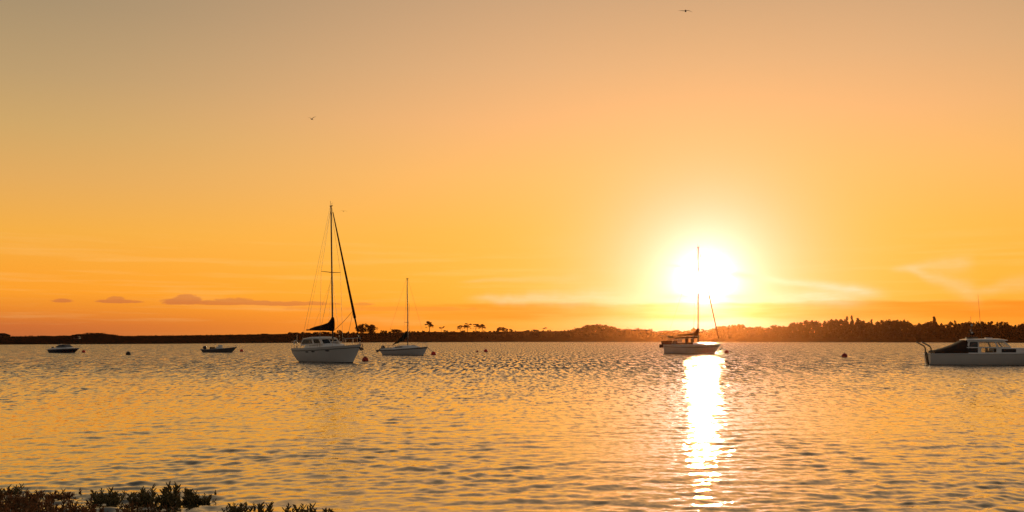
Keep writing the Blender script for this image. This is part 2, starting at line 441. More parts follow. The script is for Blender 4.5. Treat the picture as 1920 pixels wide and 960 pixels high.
M_glass = glassmat('cabin_glass', (.92, .90, .86))
M_tint = mat('tinted_window', (.016, .018, .02), .08)
M_int = mat('cabin_interior', (.30, .24, .17), .7, var=.2, vscale=3)
M_rope = mat('mooring_rope', (.16, .14, .11), .9)
M_red = mat('faded_red_plastic', (.80, .045, .030), .5, var=.35, vscale=3, spec=.3)
M_dkred = mat('weathered_dark_red_plastic', (.42, .050, .036), .6, var=.4, vscale=4, spec=.2)
M_blackp = mat('weed_stained_plastic', (.030, .026, .020), .7, var=.4, vscale=5)
M_white = mat('white_plastic', (.60, .60, .57), .4)
M_orange = mat('red_canvas', (.35, .03, .02), .8)

# ------------------------------------------------------------------ hull builder
class Hull:
    def __init__(s, L, B, sheer, draft=.35, rake=.9, over=.5, transom=.6, full=.45, bowpow=2.3, stern_pow=1.0, shift=0.0):
        s.__dict__.update(L=L, B=B, sheer=sheer, draft=draft, rake=rake, over=over, transom=transom, full=full, bowpow=bowpow, stern_pow=stern_pow, shift=shift)
    def hb(s, u):
        if u < .45: return s.B / 2 * (s.transom + (1 - s.transom) * math.sin(math.pi / 2 * u / .45))
        return s.B / 2 * max(0.004, (1 - ((u - .45) / .55) ** s.bowpow))
    def pt(s, u, z, side=1, off=0.0):
        h = s.sheer(u); v = max(0.0, min(1.0, (z + s.draft) / (h + s.draft)))
        q = max(0, 1 - max(z, -s.draft) / h)
        xs = -s.L / 2 + s.over * q ** s.stern_pow; xb = s.L / 2 - s.rake * q ** 1.1
        x = xs + (xb - xs) * u + s.shift
        k = s.full * (1 + 1.1 * u ** 3)
        y = s.hb(u) * v ** k
        return (x, side * (y + off), z)
    def us(s, n=26): return [1 - (1 - i / n) ** 1.15 for i in range(n + 1)]
    def shell(s, nz=10):
        b = MB(); us = s.us()
        for side in (1, -1):
            rows = [[s.pt(u, -s.draft + (s.sheer(u) + s.draft) * (j / nz) ** 1.15, side) for j in range(nz + 1)] for u in us]
            b.loft(rows, closed=False, caps=False)
        # transom
        rows = [[s.pt(0, -s.draft + (s.sheer(0) + s.draft) * (j / nz) ** 1.15, sd) for sd in (1, -1)] for j in range(nz + 1)]
        b.loft(rows, closed=False, caps=False)
        return b
    def band(s, z0, z1, off=.012, u0=0.0, u1=1.0, wrap=True):
        b = MB(); us = [u0 + (u1 - u0) * i / 26 for i in range(27)]
        for side in (1, -1):
            rows = []
            for u in us:
                a, c = z0(u), z1(u)
                p = [s.pt(u, a, side, off), s.pt(u, c, side, off)]
                rows.append([s.pt(u, a, side, -.01), p[0], p[1], s.pt(u, c, side, -.01)])
            b.loft(rows, closed=True)
        if wrap and u0 == 0:
            x = s.pt(0, z0(0))[0]; y = s.pt(0, z1(0))[1] + off
            a, c = z0(0), z1(0)
            xa, xc = s.pt(0, a)[0], s.pt(0, c)[0]
            ya, yc = s.pt(0, a)[1], s.pt(0, c)[1]
            b.add([(xa - off, -ya, a), (xa - off, ya, a), (xc - off, yc, c), (xc - off, -yc, c), (xa + .01, -ya, a), (xa + .01, ya, a), (xc + .01, yc, c), (xc + .01, -yc, c)],
                  [(0, 3, 2, 1), (4, 5, 6, 7), (0, 1, 5, 4), (2, 3, 7, 6), (0, 4, 7, 3), (1, 2, 6, 5)])
        return b
    def deck(s, drop=.03, camber=.06, u0=0.0, u1=1.0):
        b = MB(); rows = []
        for i in range(27):
            u = u0 + (u1 - u0) * i / 26; z = s.sheer(u) - drop; p = s.pt(u, z)
            rows.append([(p[0], p[1] * (k / 3 - 1) * .985, z + camber * (1 - (k / 3 - 1) ** 2) * p[1] / (s.B / 2)) for k in range(7)])
        return b.loft(rows, closed=False, caps=False)

def rail_path(h, u0, u1, z, n=9, inset=.06, side=1):
    out = []
    for i in range(n + 1):
        u = u0 + (u1 - u0) * i / n; p = h.pt(u, h.sheer(u), side)
        out.append((p[0], p[1] - side * min(inset, abs(p[1])), h.sheer(u) + z))
    return out

def block_loft(stations):
    """stations of (x, half width bottom, half width top, z bottom, z top) -> rounded deckhouse"""
    b = MB(); secs = []
    for x, wb, wt, z0, z1 in stations:
        q = []
        for yy, zz in ((-wb, z0), (-(wb * .35 + wt * .65), z0 + (z1 - z0) * .72), (-wt * .86, z1 - (z1 - z0) * .07), (-wt * .45, z1), (wt * .45, z1), (wt * .86, z1 - (z1 - z0) * .07), ((wb * .35 + wt * .65), z0 + (z1 - z0) * .72), (wb, z0)):
            q.append((x, yy, zz))
        secs.append(q)
    return b.loft(secs)

def outboard(parent, x, z, s=1.0, tilt=0.0, name='outboard_motor'):
    """engine on the stern: cowl, leg, bracket and propeller, tilted aft when raised"""
    M = Matrix.Translation((x, 0, z)) @ Matrix.Rotation(tilt, 4, 'Y') @ Matrix.Scale(s, 4)
    def tr(b): b.v = [tuple(M @ Vector(p)) for p in b.v]; return b
    cw = MB().loft([[(cx + r * math.cos(a * math.pi / 6) * 1.25, r * .8 * math.sin(a * math.pi / 6), cz) for a in range(12)] for cx, r, cz in
                    ((-.12, .13, .02), (-.12, .19, .10), (-.13, .21, .26), (-.12, .19, .40), (-.08, .10, .47))])
    o = tr(cw).build(name, M_engine, parent, True)
    tr(MB().prism([(-.22, .03), (-.02, .03), (-.06, -.55), (-.02, -.62), (-.06, -.80), (-.16, -.80), (-.24, -.60), (-.30, -.60), (-.30, -.56), (-.20, -.52)], -.045, .045)).build('leg', M_engine, o)
    tr(MB().box((-.0, 0, -.10), (.10, .20, .26))).build('bracket', M_alu, o)
    p = MB().tube([(-.24, 0, -.70), (-.34, 0, -.70)], .035, 8)
    for k in range(3):
        a = k * 2.094
        p.prism([(-.30, -.70), (-.27, -.70), (-.27, -.58), (-.31, -.585)], -.03, .03)
        p.v[-8:] = [(q[0], -(q[2] + .70) * math.sin(a) + q[1] * math.cos(a), -.70 + (q[2] + .70) * math.cos(a) + q[1] * math.sin(a)) for q in p.v[-8:]]
    tr(p).build('propeller', M_alu, o)
    return o

def mast_set(t, x, zbase, ztop, w, rake, spr, spr_z, chain_y, chain_x, fore, aft, wire=.010, antenna=True):
    """mast with spreaders, wires and masthead gear; returns the masthead point"""
    top = Vector((x - rake, 0, ztop)); base = Vector((x, 0, zbase))
    P = lambda z: base.lerp(top, (z - zbase) / (ztop - zbase))
    secs = []
    for k in range(9):
        p = P(zbase + (ztop - zbase) * k / 8); ww = w * (1 - .22 * (k / 8) ** 2)
        secs.append([(p.x + ww * .62 * math.cos(a * math.pi / 5), ww * .45 * math.sin(a * math.pi / 5), p.z) for a in range(10)])
    m = MB().loft(secs).build('mast', M_alu, t, True)
    for sd in (1, -1):
        p = P(spr_z)
        MB().tube([p, p + Vector((-.12, sd * spr, .05))], [.030, .018], 6).build('spreader', M_alu, m)
    MB().box(top + Vector((.02, 0, .03)), (.30, .07, .06)).build('masthead', M_alu, m)
    if antenna:
        MB().tube([top + Vector((-.06, 0, .05)), top + Vector((-.06, 0, .42))], .014, 5).tube([top + Vector((.08, 0, .05)), top + Vector((.10, 0, .22)), top + Vector((.24, 0, .24))], .012, 5).build('antenna', M_wire, m)
    tip = lambda sd: P(spr_z) + Vector((-.12, sd * spr, .05))
    for sd in (1, -1):
        MB().tube([P(ztop - .12), tip(sd), (chain_x, sd * chain_y, zbase * .8)], wire, 5).build('shroud', M_wire, t)
        MB().tube([P(spr_z - .1), (chain_x - .30, sd * chain_y, zbase * .8)], wire * .9, 5).build('lower_shroud', M_wire, t)
    MB().tube([top + Vector((-.1, 0, 0)), aft], wire, 5).build('backstay', M_wire, t)
    if fore: MB().tube([top + Vector((.1, 0, 0)), fore], wire, 5).build('forestay', M_wire, t)
    return P, m

def pulpit(t, h, z=.55, u0=.86, name='pulpit', r=.016):
    b = MB(); pts = rail_path(h, u0, .995, z, 7) ; q = rail_path(h, u0, .995, z, 7, side=-1)
    b.tube(pts + q[::-1], r, 6)
    for sd in (1, -1):
        for u in (u0, (u0 + 1) / 2, .985):
            p = rail_path(h, u, u, 0, 1, side=sd)[0]; b.tube([p, (p[0], p[1], h.sheer(u) + z)], r * .9, 6)
    b.build(name, M_steel, t)
def pushpit(t, h, z=.6, u1=.14, r=.016):
    b = MB(); pts = rail_path(h, u1, 0.01, z, 5); q = rail_path(h, u1, .01, z, 5, side=-1)
    b.tube(pts + q[::-1], r, 6)
    for sd in (1, -1):
        for u in (u1, .07, .01):
            p = rail_path(h, u, u, 0, 1, side=sd)[0]; b.tube([p, (p[0], p[1], h.sheer(u) + z)], r * .9, 6)
    b.build('stern_rail', M_steel, t)
def lifelines(t, h, us, z=.58, r=.012):
    for sd in (1, -1):
        for u in us:
            p = rail_path(h, u, u, 0, 1, side=sd)[0]
            MB().tube([p, (p[0], p[1], h.sheer(u) + z)], r, 5).build('stanchion', M_steel, t)
        MB().tube(rail_path(h, .12, .88, z, 8, side=sd), .006, 4).build('lifeline', M_wire, t)

# ------------------------------------------------------------------ large white sailing boat (left of centre)
Y_A = wl(679.5)
def boat_A():
    t = empty('sailing_boat', (at(613, Y_A), Y_A, 0), R(-41))
    tag(t, 'tall white sailing boat with wheelhouse, furled black jib and black covered boom', 'sailing boat')
    h = Hull(7.55, 2.7, lambda u: 1.10 + .10 * (1 - u) ** 2 * 0 + .32 * u ** 2.0, draft=.45, rake=.95, over=.62, transom=.62, full=.40, bowpow=2.2, stern_pow=1.8, shift=.28)
    h.shell().build('hull', M_gel, t, True)
    h.deck().build('deck', M_deck, t, True)
    h.band(lambda u: -.4, lambda u: .07 + .0 * u, .010).build('antifouling', M_foul, t, True)
    h.band(lambda u: h.sheer(u) - .235, lambda u: h.sheer(u) - .19, .016).build('rubbing_strake', M_strip, t, True)
    for u in (.34, .45, .66):
        for sd in (1, -1):
            b = MB(); z0, z1 = h.sheer(u) - .36, h.sheer(u) - .27
            pts = []
            for k in range(10):
                a = k / 10 * 2 * math.pi; uu = u + .030 * math.cos(a); zz = (z0 + z1) / 2 + (z1 - z0) / 2 * math.sin(a); pts.append(h.pt(uu, zz, sd, .012))
            inn = [(p[0], p[1] - sd * .03, p[2]) for p in pts]
            b.add(pts + inn, [tuple(range(10)), tuple(range(19, 9, -1))] + [(k, k + 10, (k + 1) % 10 + 10, (k + 1) % 10) for k in range(10)])
            b.build('portlight', M_tint, t)
    # low coachroof ahead of the mast and side decks
    block_loft([(-1.7, .95, .80, 1.02, 1.36), (.6, .92, .78, 1.06, 1.50), (1.3, .74, .60, 1.12, 1.50), (1.9, .45, .30, 1.22, 1.34)]).build('coachroof', M_gel2, t)
    fh = MB().box((1.15, 0, 1.60), (.62, .58, .07)).build('fore_hatch', M_gel2, t)
    MB().box((1.15, 0, 1.645), (.50, .46, .02)).build('hatch_glass', M_tint, fh)
    # wheelhouse with see-through windows
    wh = MB(); W = .92
    def both(poly, th=.045, lean=lambda z: .12 * max(0, z - 1.4)):
        for sd in (1, -1):
            n = len(poly); b = MB().prism(poly, W, W - th)
            wh.add([(x, sd * (y - lean(z)), z) for x, y, z in b.v], b.f)
    both([(-2.15, 1.30), (.55, 1.42), (.55, 1.50), (-2.15, 1.42)])
    both([(-2.15, 1.42), (-2.05, 1.42), (-1.80, 1.80), (-1.90, 1.80)])
    both([(-.62, 1.45), (-.42, 1.45), (-.66, 1.84), (-.84, 1.84)])
    both([(.37, 1.49), (.55, 1.50), (.20, 1.83), (.05, 1.83)])
    both([(-1.90, 1.80), (.20, 1.83), (.14, 1.90), (-1.86, 1.86)])
    for x0, x1 in ((-2.15, -1.9), (.55, .20)):
        for yy in (-.80, 0, .80):
            wh.tube([(x0, yy, 1.44), (x1, yy * .95, 1.84)], .035, 5)
        wh.box((x0, 0, 1.38), (.05, 1.8, .10)); wh.box((x1, 0, 1.83), (.06, 1.7, .06))
    w = wh.build('wheelhouse', M_gel2, t)
    rf = block_loft([(-1.96, .86, .80, 1.85, 1.89), (-1.0, .90, .78, 1.87, 2.00), (-.2, .90, .76, 1.87, 2.02), (.26, .86, .74, 1.86, 1.92)]).build('roof', M_gel2, w, True)
    for sd in (1, -1):
        ln = lambda z: .12 * max(0, z - 1.4)
        for poly, m in (([(-2.05, 1.43), (-.62, 1.46), (-.84, 1.83), (-1.80, 1.80)], M_tint), ([(-.42, 1.46), (.37, 1.50), (.05, 1.83), (-.66, 1.84)], M_glass)):
            b = MB().prism(poly, W - .015, W - .025); b.v = [(x, sd * (y - ln(z)), z) for x, y, z in b.v]; b.build('window', m, w)
    MB().add([(.50, -.76, 1.5), (.50, .76, 1.5), (.20, .72, 1.82), (.20, -.72, 1.82), (.492, -.76, 1.5), (.492, .76, 1.5), (.192, .72, 1.82), (.192, -.72, 1.82)],
             [(0, 1, 2, 3), (7, 6, 5, 4), (0, 4, 5, 1), (2, 6, 7, 3), (0, 3, 7, 4), (1, 5, 6, 2)]).build('windscreen', M_glass, w)
    # mast, boom and sails
    P, m = mast_set(t, .72, 1.48, 12.15, .125, .22, .95, 7.0, 1.15, .55, None, (-3.35, 0, 1.15), wire=.009)
    MB().tube([(-2.55, 0, 2.55), (.60, 0, 2.62)], .055, 8).build('boom', M_alu, t)
    secs = []
    for x, zb, zt, wd in ((-2.10, 2.48, 2.66, .09), (-1.4, 2.47, 2.82, .14), (-.5, 2.48, 2.98, .17), (.2, 2.46, 3.14, .18), (.52, 2.42, 3.38, .16), (.66, 2.40, 3.62, .13), (.84, 2.42, 3.50, .10), (.90, 2.55, 3.2, .05)):
        secs.append([(x, wd * math.cos(a * math.pi / 5), (zb + zt) / 2 + (zt - zb) / 2 * math.sin(a * math.pi / 5) + .025 * math.sin(x * 9 + a)) for a in range(10)])
    MB().loft(secs).build('sail_cover', M_black, t, True)
    bow = Vector((3.95, 0, 1.50)); hd = P(12.0) + Vector((.12, 0, 0))
    MB().tube([hd, bow], .012, 5).build('forestay', M_wire, t)
    q = lambda k: hd.lerp(bow, k)
    MB().tube([q(.03), q(.2), q(.5), q(.75), q(.815), q(.82), q(.88), q(.93)], [.035, .055, .075, .095, .105, .065, .055, .04], 8).build('furled_jib', M_black, t, True)
    MB().tube([q(.955), q(.985)], .09, 10).build('furling_drum', M_black, t)
    MB().tube(arc(q(.76), (1.0, -.3, 2.4), .12), .016, 5).build('jib_sheet', M_rope, t)
    MB().tube(arc(q(.76), (2.0, .3, 1.6), .05), .012, 5).build('lazy_sheet', M_rope, t)
    MB().tube([P(12.0), (-2.5, 0, 2.6)], .007, 4).build('topping_lift', M_wire, t)
    for dx_ in (-1.7, -.8, .1): MB().tube([P(6.5), (dx_, .05, 2.75)], .006, 4).build('lazy_jack', M_wire, t)
    MB().tube([(-3.2, -.45, 1.15), (-3.2, -.45, 2.2)], .02, 6).build('flag_staff', M_steel, t)
    pulpit(t, h, .52, .84); pushpit(t, h, .55); lifelines(t, h, (.24, .40, .56, .72))
    MB().box((4.0, 0, 1.43), (.42, .16, .08)).build('bow_roller', M_steel, t)
    MB().tube([(4.15, 0, 1.45), (4.25, 0, 1.32), (4.13, 0, 1.02)], .028, 6).prism([(4.03, .98), (4.21, 1.02), (4.19, 1.10), (4.03, 1.20)], -.14, .14).build('anchor', M_alu, t)
    lb = MB()
    ring = [(-3.0, -.75 + .15 * math.cos(a * math.pi / 6), 1.52 + .17 * math.sin(a * math.pi / 6)) for a in range(-1, 9)]
    lb.tube(ring, .05, 7).build('lifebuoy', M_white, t, True)
    MB().box((-3.05, .1, 1.55), (.16, .42, .26)).build('stern_locker_bag', M_maroon, t)
    for sd in (1, -1): MB().loft([[(-2.55 + r * math.cos(a), sd * .95 + r * math.sin(a), z) for a in [k * math.pi / 5 for k in range(10)]] for r, z in ((.07, 1.1), (.05, 1.18), (.07, 1.26))]).build('winch', M_steel, t)
    MB().prism([(-3.15, .5), (-2.85, .5), (-2.75, -.7), (-3.05, -.7)], -.03, .03).build('rudder', M_foul, t)
    return t, h
boat_A()

# ------------------------------------------------------------------ small sailing boat with outboard
Y_B = wl(666.2)
def boat_B():
    t = empty('sailing_boat', (at(759, Y_B), Y_B, 0), R(-30))
    tag(t, 'small low white sailing boat with green covered boom and tilted outboard, beside a red buoy', 'sailing boat')
    h = Hull(6.35, 2.3, lambda u: .62 + .38 * u ** 1.6, draft=.35, rake=.62, over=.45, transom=.60, full=.40, bowpow=2.1)
    h.shell().build('hull', M_gel, t, True); h.deck(camber=.09).build('deck', M_deck, t, True)
    h.band(lambda u: -.3, lambda u: .06, .010).build('antifouling', M_foul, t, True)
    h.band(lambda u: h.sheer(u) - .13 - .02 * u, lambda u: h.sheer(u) - .06, .014).build('side_stripe', M_strip, t, True)
    block_loft([(-1.15, .85, .72, .66, .98), (-.2, .84, .70, .70, 1.14), (.7, .66, .52, .78, 1.16), (1.6, .40, .26, .88, 1.08), (2.0, .22, .12, .92, 1.0)]).build('coachroof', M_gel2, t)
    for sd in (1, -1):
        b = MB().prism([(-.85, .86), (.15, .92), (.15, 1.03), (-.80, .99)], .80, .83); b.v = [(x, sd * (y - .13 * (z - .7) - .02), z) for x, y, z in b.v]; b.build('cabin_window', M_tint, t)
    MB().prism([(-2.9, .60), (-1.2, .66), (-1.2, .92), (-2.9, .74)], .72, .80).prism([(-2.9, .60), (-1.2, .66), (-1.2, .92), (-2.9, .74)], -.80, -.72).build('cockpit_coaming', M_gel2, t)
    P, m = mast_set(t, .42, 1.10, 8.72, .095, .08, .42, 3.75, .92, .35, (3.05, 0, 1.0), (-3.0, 0, .70), wire=.008, antenna=False)
    MB().tube([P(8.7), P(8.7) + Vector((-.02, 0, .22))], .012, 5).build('mast_light', M_wire, m)
    MB().tube([P(5.9) + Vector((.30, -.06, 0)), (.66, -.25, 2.2)], .012, 5).build('halyard', M_wire, t)
    bo = [(.34, 0, 2.35), (-1.75, 0, 1.16)]
    MB().tube(bo, .045, 7).build('boom', M_alu, t)
    secs = []
    for k, (w_, up, dn) in enumerate(((.05, .45, .20), (.13, .38, .34), (.15, .26, .36), (.15, .18, .30), (.13, .12, .22), (.09, .08, .10), (.05, .05, .06))):
        p = Vector(bo[0]).lerp(Vector(bo[1]), k / 6.0 * .95)
        secs.append([(p.x, w_ * math.cos(a * math.pi / 5), p.z + (up if math.sin(a * math.pi / 5) > 0 else dn) * math.sin(a * math.pi / 5)) for a in range(10)])
    MB().loft(secs).build('sail_cover', M_green, t, True)
    pulpit(t, h, .50, .84, r=.014); pushpit(t, h, .45, .10, r=.014); lifelines(t, h, (.3, .48, .66), .45)
    outboard(t, -3.26, .62, 1.05, R(62))
    MB().box((1.35, 0, 1.16), (.45, .42, .06)).build('fore_hatch', M_gel2, t)
    MB().prism([(-3.2, .6), (-3.05, .6), (-2.95, -.5), (-3.2, -.5)], -.025, .025).tube([(-3.1, 0, .66), (-2.2, 0, .95)], .022, 6).build('rudder', M_strip, t)
boat_B()

# ------------------------------------------------------------------ sailing boat in front of the sun
Y_C = wl(663.6)
def boat_C():
    t = empty('sailing_boat', (at(1297, Y_C), Y_C, 0), R(-32))
    tag(t, 'sailing boat with sprayhood and stern gantry lying in front of the sun', 'sailing boat')
    h = Hull(7.3, 2.6, lambda u: 1.20 - .12 * math.sin(u * math.pi) + .03 * u, draft=.4, rake=.85, over=.12, transom=.72, full=.36, bowpow=2.3, shift=.15)
    h.shell().build('hull', M_gel2, t, True); h.deck().build('deck', M_deck, t, True)
    h.band(lambda u: -.3, lambda u: .10, .010).build('antifouling', M_foul, t, True)
    h.band(lambda u: h.sheer(u) - .30, lambda u: h.sheer(u) - .26, .014).build('rubbing_strake', M_strip, t, True)
    block_loft([(-1.2, .95, .82, 1.05, 1.40), (.8, .92, .78, 1.05, 1.44), (1.9, .66, .50, 1.08, 1.30), (2.6, .35, .2, 1.10, 1.16)]).build('coachroof', M_gel2, t)
    # sprayhood over an open hoop frame and a windscreen house ahead of it
    hood = MB()
    def hoop(x, z, w): return [(x + .0, -w, 1.22), (x, -w, 1.22 + (z - 1.22) * .72), (x, -w * .78, z - .06), (x, -w * .4, z), (x, w * .4, z), (x, w * .78, z - .06), (x, w, 1.22 + (z - 1.22) * .72), (x, w, 1.22)]
    rows = [hoop(-2.05, 1.95, .90), hoop(-1.75, 2.10, .94), hoop(-1.2, 2.20, .95), hoop(-.4, 2.22, .95), hoop(.5, 2.20, .90)]
    rows[0] = [(x - .28 * (1 - (z - 1.22) / .8), y, z) for x, y, z in rows[0]]
    top = [r[2:6] for r in rows]
    hood.loft(top, closed=False, caps=False); hood.loft([[(x, y * .98, z - .03) for x, y, z in r] for r in top], closed=False, caps=False)
    hd = hood.build('sprayhood', M_maroon, t, True)
    fr = MB()
    for r in rows: fr.tube(r, .032, 6)
    fr.tube([r[1] for r in rows], .03, 6); fr.tube([r[6] for r in rows], .03, 6); fr.tube([r[0] for r in rows], .05, 6); fr.tube([r[7] for r in rows], .05, 6)
    fr.build('hood_frame', M_steel, hd)
    sw = MB()
    for sd in (1, -1):
        sw.prism([(-.50, 1.22), (-.05, 1.22), (-.10, 2.12), (-.48, 2.12)], sd * .93, sd * .90); sw.prism([(-1.75, 1.22), (.5, 1.22), (.5, 1.46), (-1.75, 1.40)], sd * .93, sd * .90)
        sw.prism([(-1.95, 1.95), (-1.2, 2.0), (.5, 2.0), (.5, 2.14), (-1.2, 2.14), (-1.75, 2.04)], sd * .93, sd * .90)
    sw.build('side_panel', M_maroon, hd)
    P, m = mast_set(t, .85, 1.44, 13.35, .13, .0, .85, 7.4, 1.05, .6, None, (-3.6, 0, 1.3), wire=.010)
    secs = []
    for x, zb, zt, wd in ((-1.9, 2.28, 2.42, .08), (-1.2, 2.28, 2.50, .13), (-.3, 2.28, 2.56, .16), (.3, 2.28, 2.72, .16), (.62, 2.26, 3.05, .14), (.80, 2.28, 3.35, .10), (.93, 2.4, 3.1, .05)):
        secs.append([(x, wd * math.cos(a * math.pi / 5), (zb + zt) / 2 + (zt - zb) / 2 * math.sin(a * math.pi / 5)) for a in range(10)])
    MB().loft(secs).build('sail_cover', M_maroon, t, True)
    MB().tube([(-2.2, 0, 2.33), (.8, 0, 2.36)], .05, 7).build('boom', M_alu, t)
    bow = Vector((3.70, 0, 1.22)); hd_ = P(13.2) + Vector((.1, 0, 0)); q = lambda k: hd_.lerp(bow, k)
    MB().tube([hd_, bow], .012, 5).build('forestay', M_wire, t)
    MB().tube([q(.04), q(.3), q(.6), q(.85), q(.94)], [.03, .05, .065, .07, .05], 7).build('furled_jib', M_maroon, t, True)
    # stern gantry carrying a solar panel
    ga = MB()
    for sd in (1, -1):
        ga.tube([(-3.62, sd * .8, 1.2), (-3.70, sd * .8, 2.2)], .028, 6); ga.tube([(-2.7, sd * .85, 1.2), (-2.75, sd * .8, 2.0), (-3.0, sd * .8, 2.25)], .024, 6)
    ga.tube([(-3.70, -.8, 2.2), (-3.70, .8, 2.2)], .024, 6)
    g_ = ga.build('stern_gantry', M_steel, t)
    MB().prism([(-4.3, 2.33), (-2.85, 2.26), (-2.75, 2.02), (-2.80, 2.01), (-2.92, 2.21), (-4.3, 2.28)], -.75, .75).build('solar_panel', M_black, g_)
    for sd in (1, -1): MB().prism([(-3.78, 1.62), (-2.35, 1.66), (-2.30, 1.18), (-3.66, 1.18)], sd * .93, sd * .96).build('cockpit_dodger', M_maroon, t)
    MB().box((-3.90, 0, .98), (.20, 1.9, .42)).build('stern_fender', M_maroon, t)
    pulpit(t, h, .30, .86); lifelines(t, h, (.34, .5, .66, .8), .28)
    MB().tube([(3.70, 0, 1.16), (4.02, 0, 1.12), (3.92, 0, .72), (3.80, 0, .52)], .035, 6).prism([(3.70, .50), (3.92, .55), (3.90, .66), (3.72, .72)], -.14, .14).build('anchor', M_alu, t)
    MB().prism([(-3.75, .7), (-3.55, .7), (-3.5, -.6), (-3.75, -.6)], -.03, .03).build('rudder', M_foul, t)
boat_C()

# ------------------------------------------------------------------ motor cruiser at the right edge
Y_D = wl(684.5)
def boat_D():
    L = 9.6
    t = empty('motor_cruiser', (at(1745, Y_D) + L / 2 * math.cos(R(12)), Y_D - .35, 0), R(-12))
    tag(t, 'grey white motor cruiser with brown canvas stern cover, cut off by the right edge', 'motor boat')
    h = Hull(L, 2.9, lambda u: .80 + .10 * u + .28 * max(0, u - .6) ** 2 * 4, draft=.4, rake=.9, over=.06, transom=.86, full=.30, bowpow=2.6)
    x0 = -L / 2
    h.shell().build('hull', M_gel2, t, True); h.deck(camber=.04).build('deck', M_deck, t, True)
    h.band(lambda u: -.3, lambda u: .05, .010).build('antifouling', M_foul, t, True)
    h.band(lambda u: h.sheer(u) - .06, lambda u: h.sheer(u) - .01, .018).build('gunwale_rail', M_gel, t, True)
    # brown cover over the cockpit: ridge falls to the stern
    secs = []
    for k, (x, zt, w) in enumerate(((.30, 1.02, 1.20), (.7, 1.09, 1.22), (1.2, 1.24, 1.18), (1.75, 1.45, 1.12), (2.25, 1.72, 1.05), (2.50, 1.80, 1.02))):
        X = x0 + x; zb = .82
        secs.append([(X, -w - .06, zb), (X + .02, -w, zb + (zt - zb) * .55), (X, -w * .78, zt - .03), (X, -w * .3, zt), (X, w * .3, zt), (X, w * .78, zt - .03), (X + .02, w, zb + (zt - zb) * .55), (X, w + .06, zb)])
    MB().loft(secs).build('stern_canvas', M_brown, t)
    # wheelhouse: pillars, rails and panes, hollow
    W = 1.05; cb = MB()
    def both(poly, th=.05):
        for sd in (1, -1):
            b = MB().prism([(x0 + x, z) for x, z in poly], W, W - th); cb.add([(x, sd * (y - .10 * max(0, z - 1.2)), z) for x, y, z in b.v], b.f)
    both([(2.35, .80), (6.1, .82), (6.1, .90), (2.35, .88)])
    both([(2.35, 1.20), (5.20, 1.20), (5.20, 1.265), (2.35, 1.265)])
    both([(2.45, 1.62), (4.80, 1.62), (4.80, 1.73), (2.45, 1.73)])
    both([(2.35, .88), (2.47, .88), (2.62, 1.62), (2.50, 1.62)])
    both([(3.12, .88), (3.20, .88), (3.20, 1.62), (3.12, 1.62)])
    both([(3.20, .88), (3.34, .88), (3.34, 1.20), (3.20, 1.20)])
    both([(4.30, .88), (4.62, .88), (4.62, 1.20), (4.30, 1.20)])
    both([(4.33, 1.265), (4.44, 1.265), (4.28, 1.62), (4.17, 1.62)])
    both([(5.12, 1.265), (5.24, 1.265), (4.88, 1.62), (4.76, 1.62)])
    both([(5.55, .88), (6.1, .88), (6.1, 1.20), (5.55, 1.20)])
    both([(4.62, 1.14), (5.55, 1.14), (5.55, 1.20), (4.62, 1.20)])
    for yy in (-.95, -.32, .32, .95): cb.tube([(x0 + 5.20, yy, 1.24), (x0 + 4.84, yy * .93, 1.66)], .03, 5)
    cb.box((x0 + 5.2, 0, 1.22), (.06, 1.96, .06)); cb.box((x0 + 4.83, 0, 1.66), (.06, 1.9, .06)); cb.box((x0 + 4.2, 0, .86), (3.6, 1.94, .03))
    w = cb.build('wheelhouse', M_gel2, t)
    block_loft([(x0 + 2.36, 1.08, 1.02, 1.73, 1.80), (x0 + 2.6, 1.10, 1.02, 1.73, 1.84), (x0 + 4.5, 1.10, 1.02, 1.73, 1.85), (x0 + 5.02, 1.06, .98, 1.70, 1.77)]).build('roof', M_gel, w)
    for sd in (1, -1):
        for poly, m in (([(2.60, 1.265), (3.12, 1.265), (3.12, 1.62), (2.64, 1.62)], M_tint), ([(2.47, .88), (3.12, .88), (3.12, 1.20), (2.56, 1.20)], M_tint),
                        ([(3.20, 1.265), (4.33, 1.265), (4.17, 1.62), (3.20, 1.62)], M_glass), ([(3.34, .88), (4.30, .88), (4.30, 1.20), (3.34, 1.20)], M_glass),
                        ([(4.44, 1.265), (5.12, 1.265), (4.76, 1.62), (4.28, 1.62)], M_glass), ([(4.62, .88), (5.55, .88), (5.55, 1.14), (4.62, 1.14)], M_tint)):
            b = MB().prism([(x0 + x, z) for x, z in poly], W - .02, W - .03); b.v = [(x, sd * (y - .10 * max(0, z - 1.2)), z) for x, y, z in b.v]; b.build('window', m, w)
    MB().box((x0 + 3.98, -.35, .95), (.40, .45, .14)).box((x0 + 3.82, -.35, 1.06), (.08, .45, .30)).build('helm_seat', M_int, w)
    # raised foredeck
    block_loft([(x0 + 5.2, 1.04, .92, .84, 1.22), (x0 + 6.4, .98, .84, .88, 1.22), (x0 + 7.6, .70, .55, .98, 1.18), (x0 + 8.4, .40, .28, 1.05, 1.12)]).build('foredeck_trunk', M_gel2, t)
    MB().loft([[(x0 + 6.42 + r * math.cos(k * math.pi / 6), -1.22 + r * math.sin(k * math.pi / 6), z) for k in range(12)] for r, z in ((.04, .80), (.13, .84), (.15, .98), (.13, 1.20), (.04, 1.26))]).build('red_fender', M_red, t, True)
    MB().box((x0 + 4.05, .1, 1.885), (.42, .45, .06)).build('roof_hatch', M_gel, t)
    # light mast on the roof, whip aerial
    lm = MB().tube([(x0 + 2.95, 0, 1.84), (x0 + 2.93, 0, 2.45)], .03, 6).tube([(x0 + 2.93, 0, 2.45), (x0 + 2.88, 0, 3.4)], .012, 5).build('light_mast', M_alu, t)
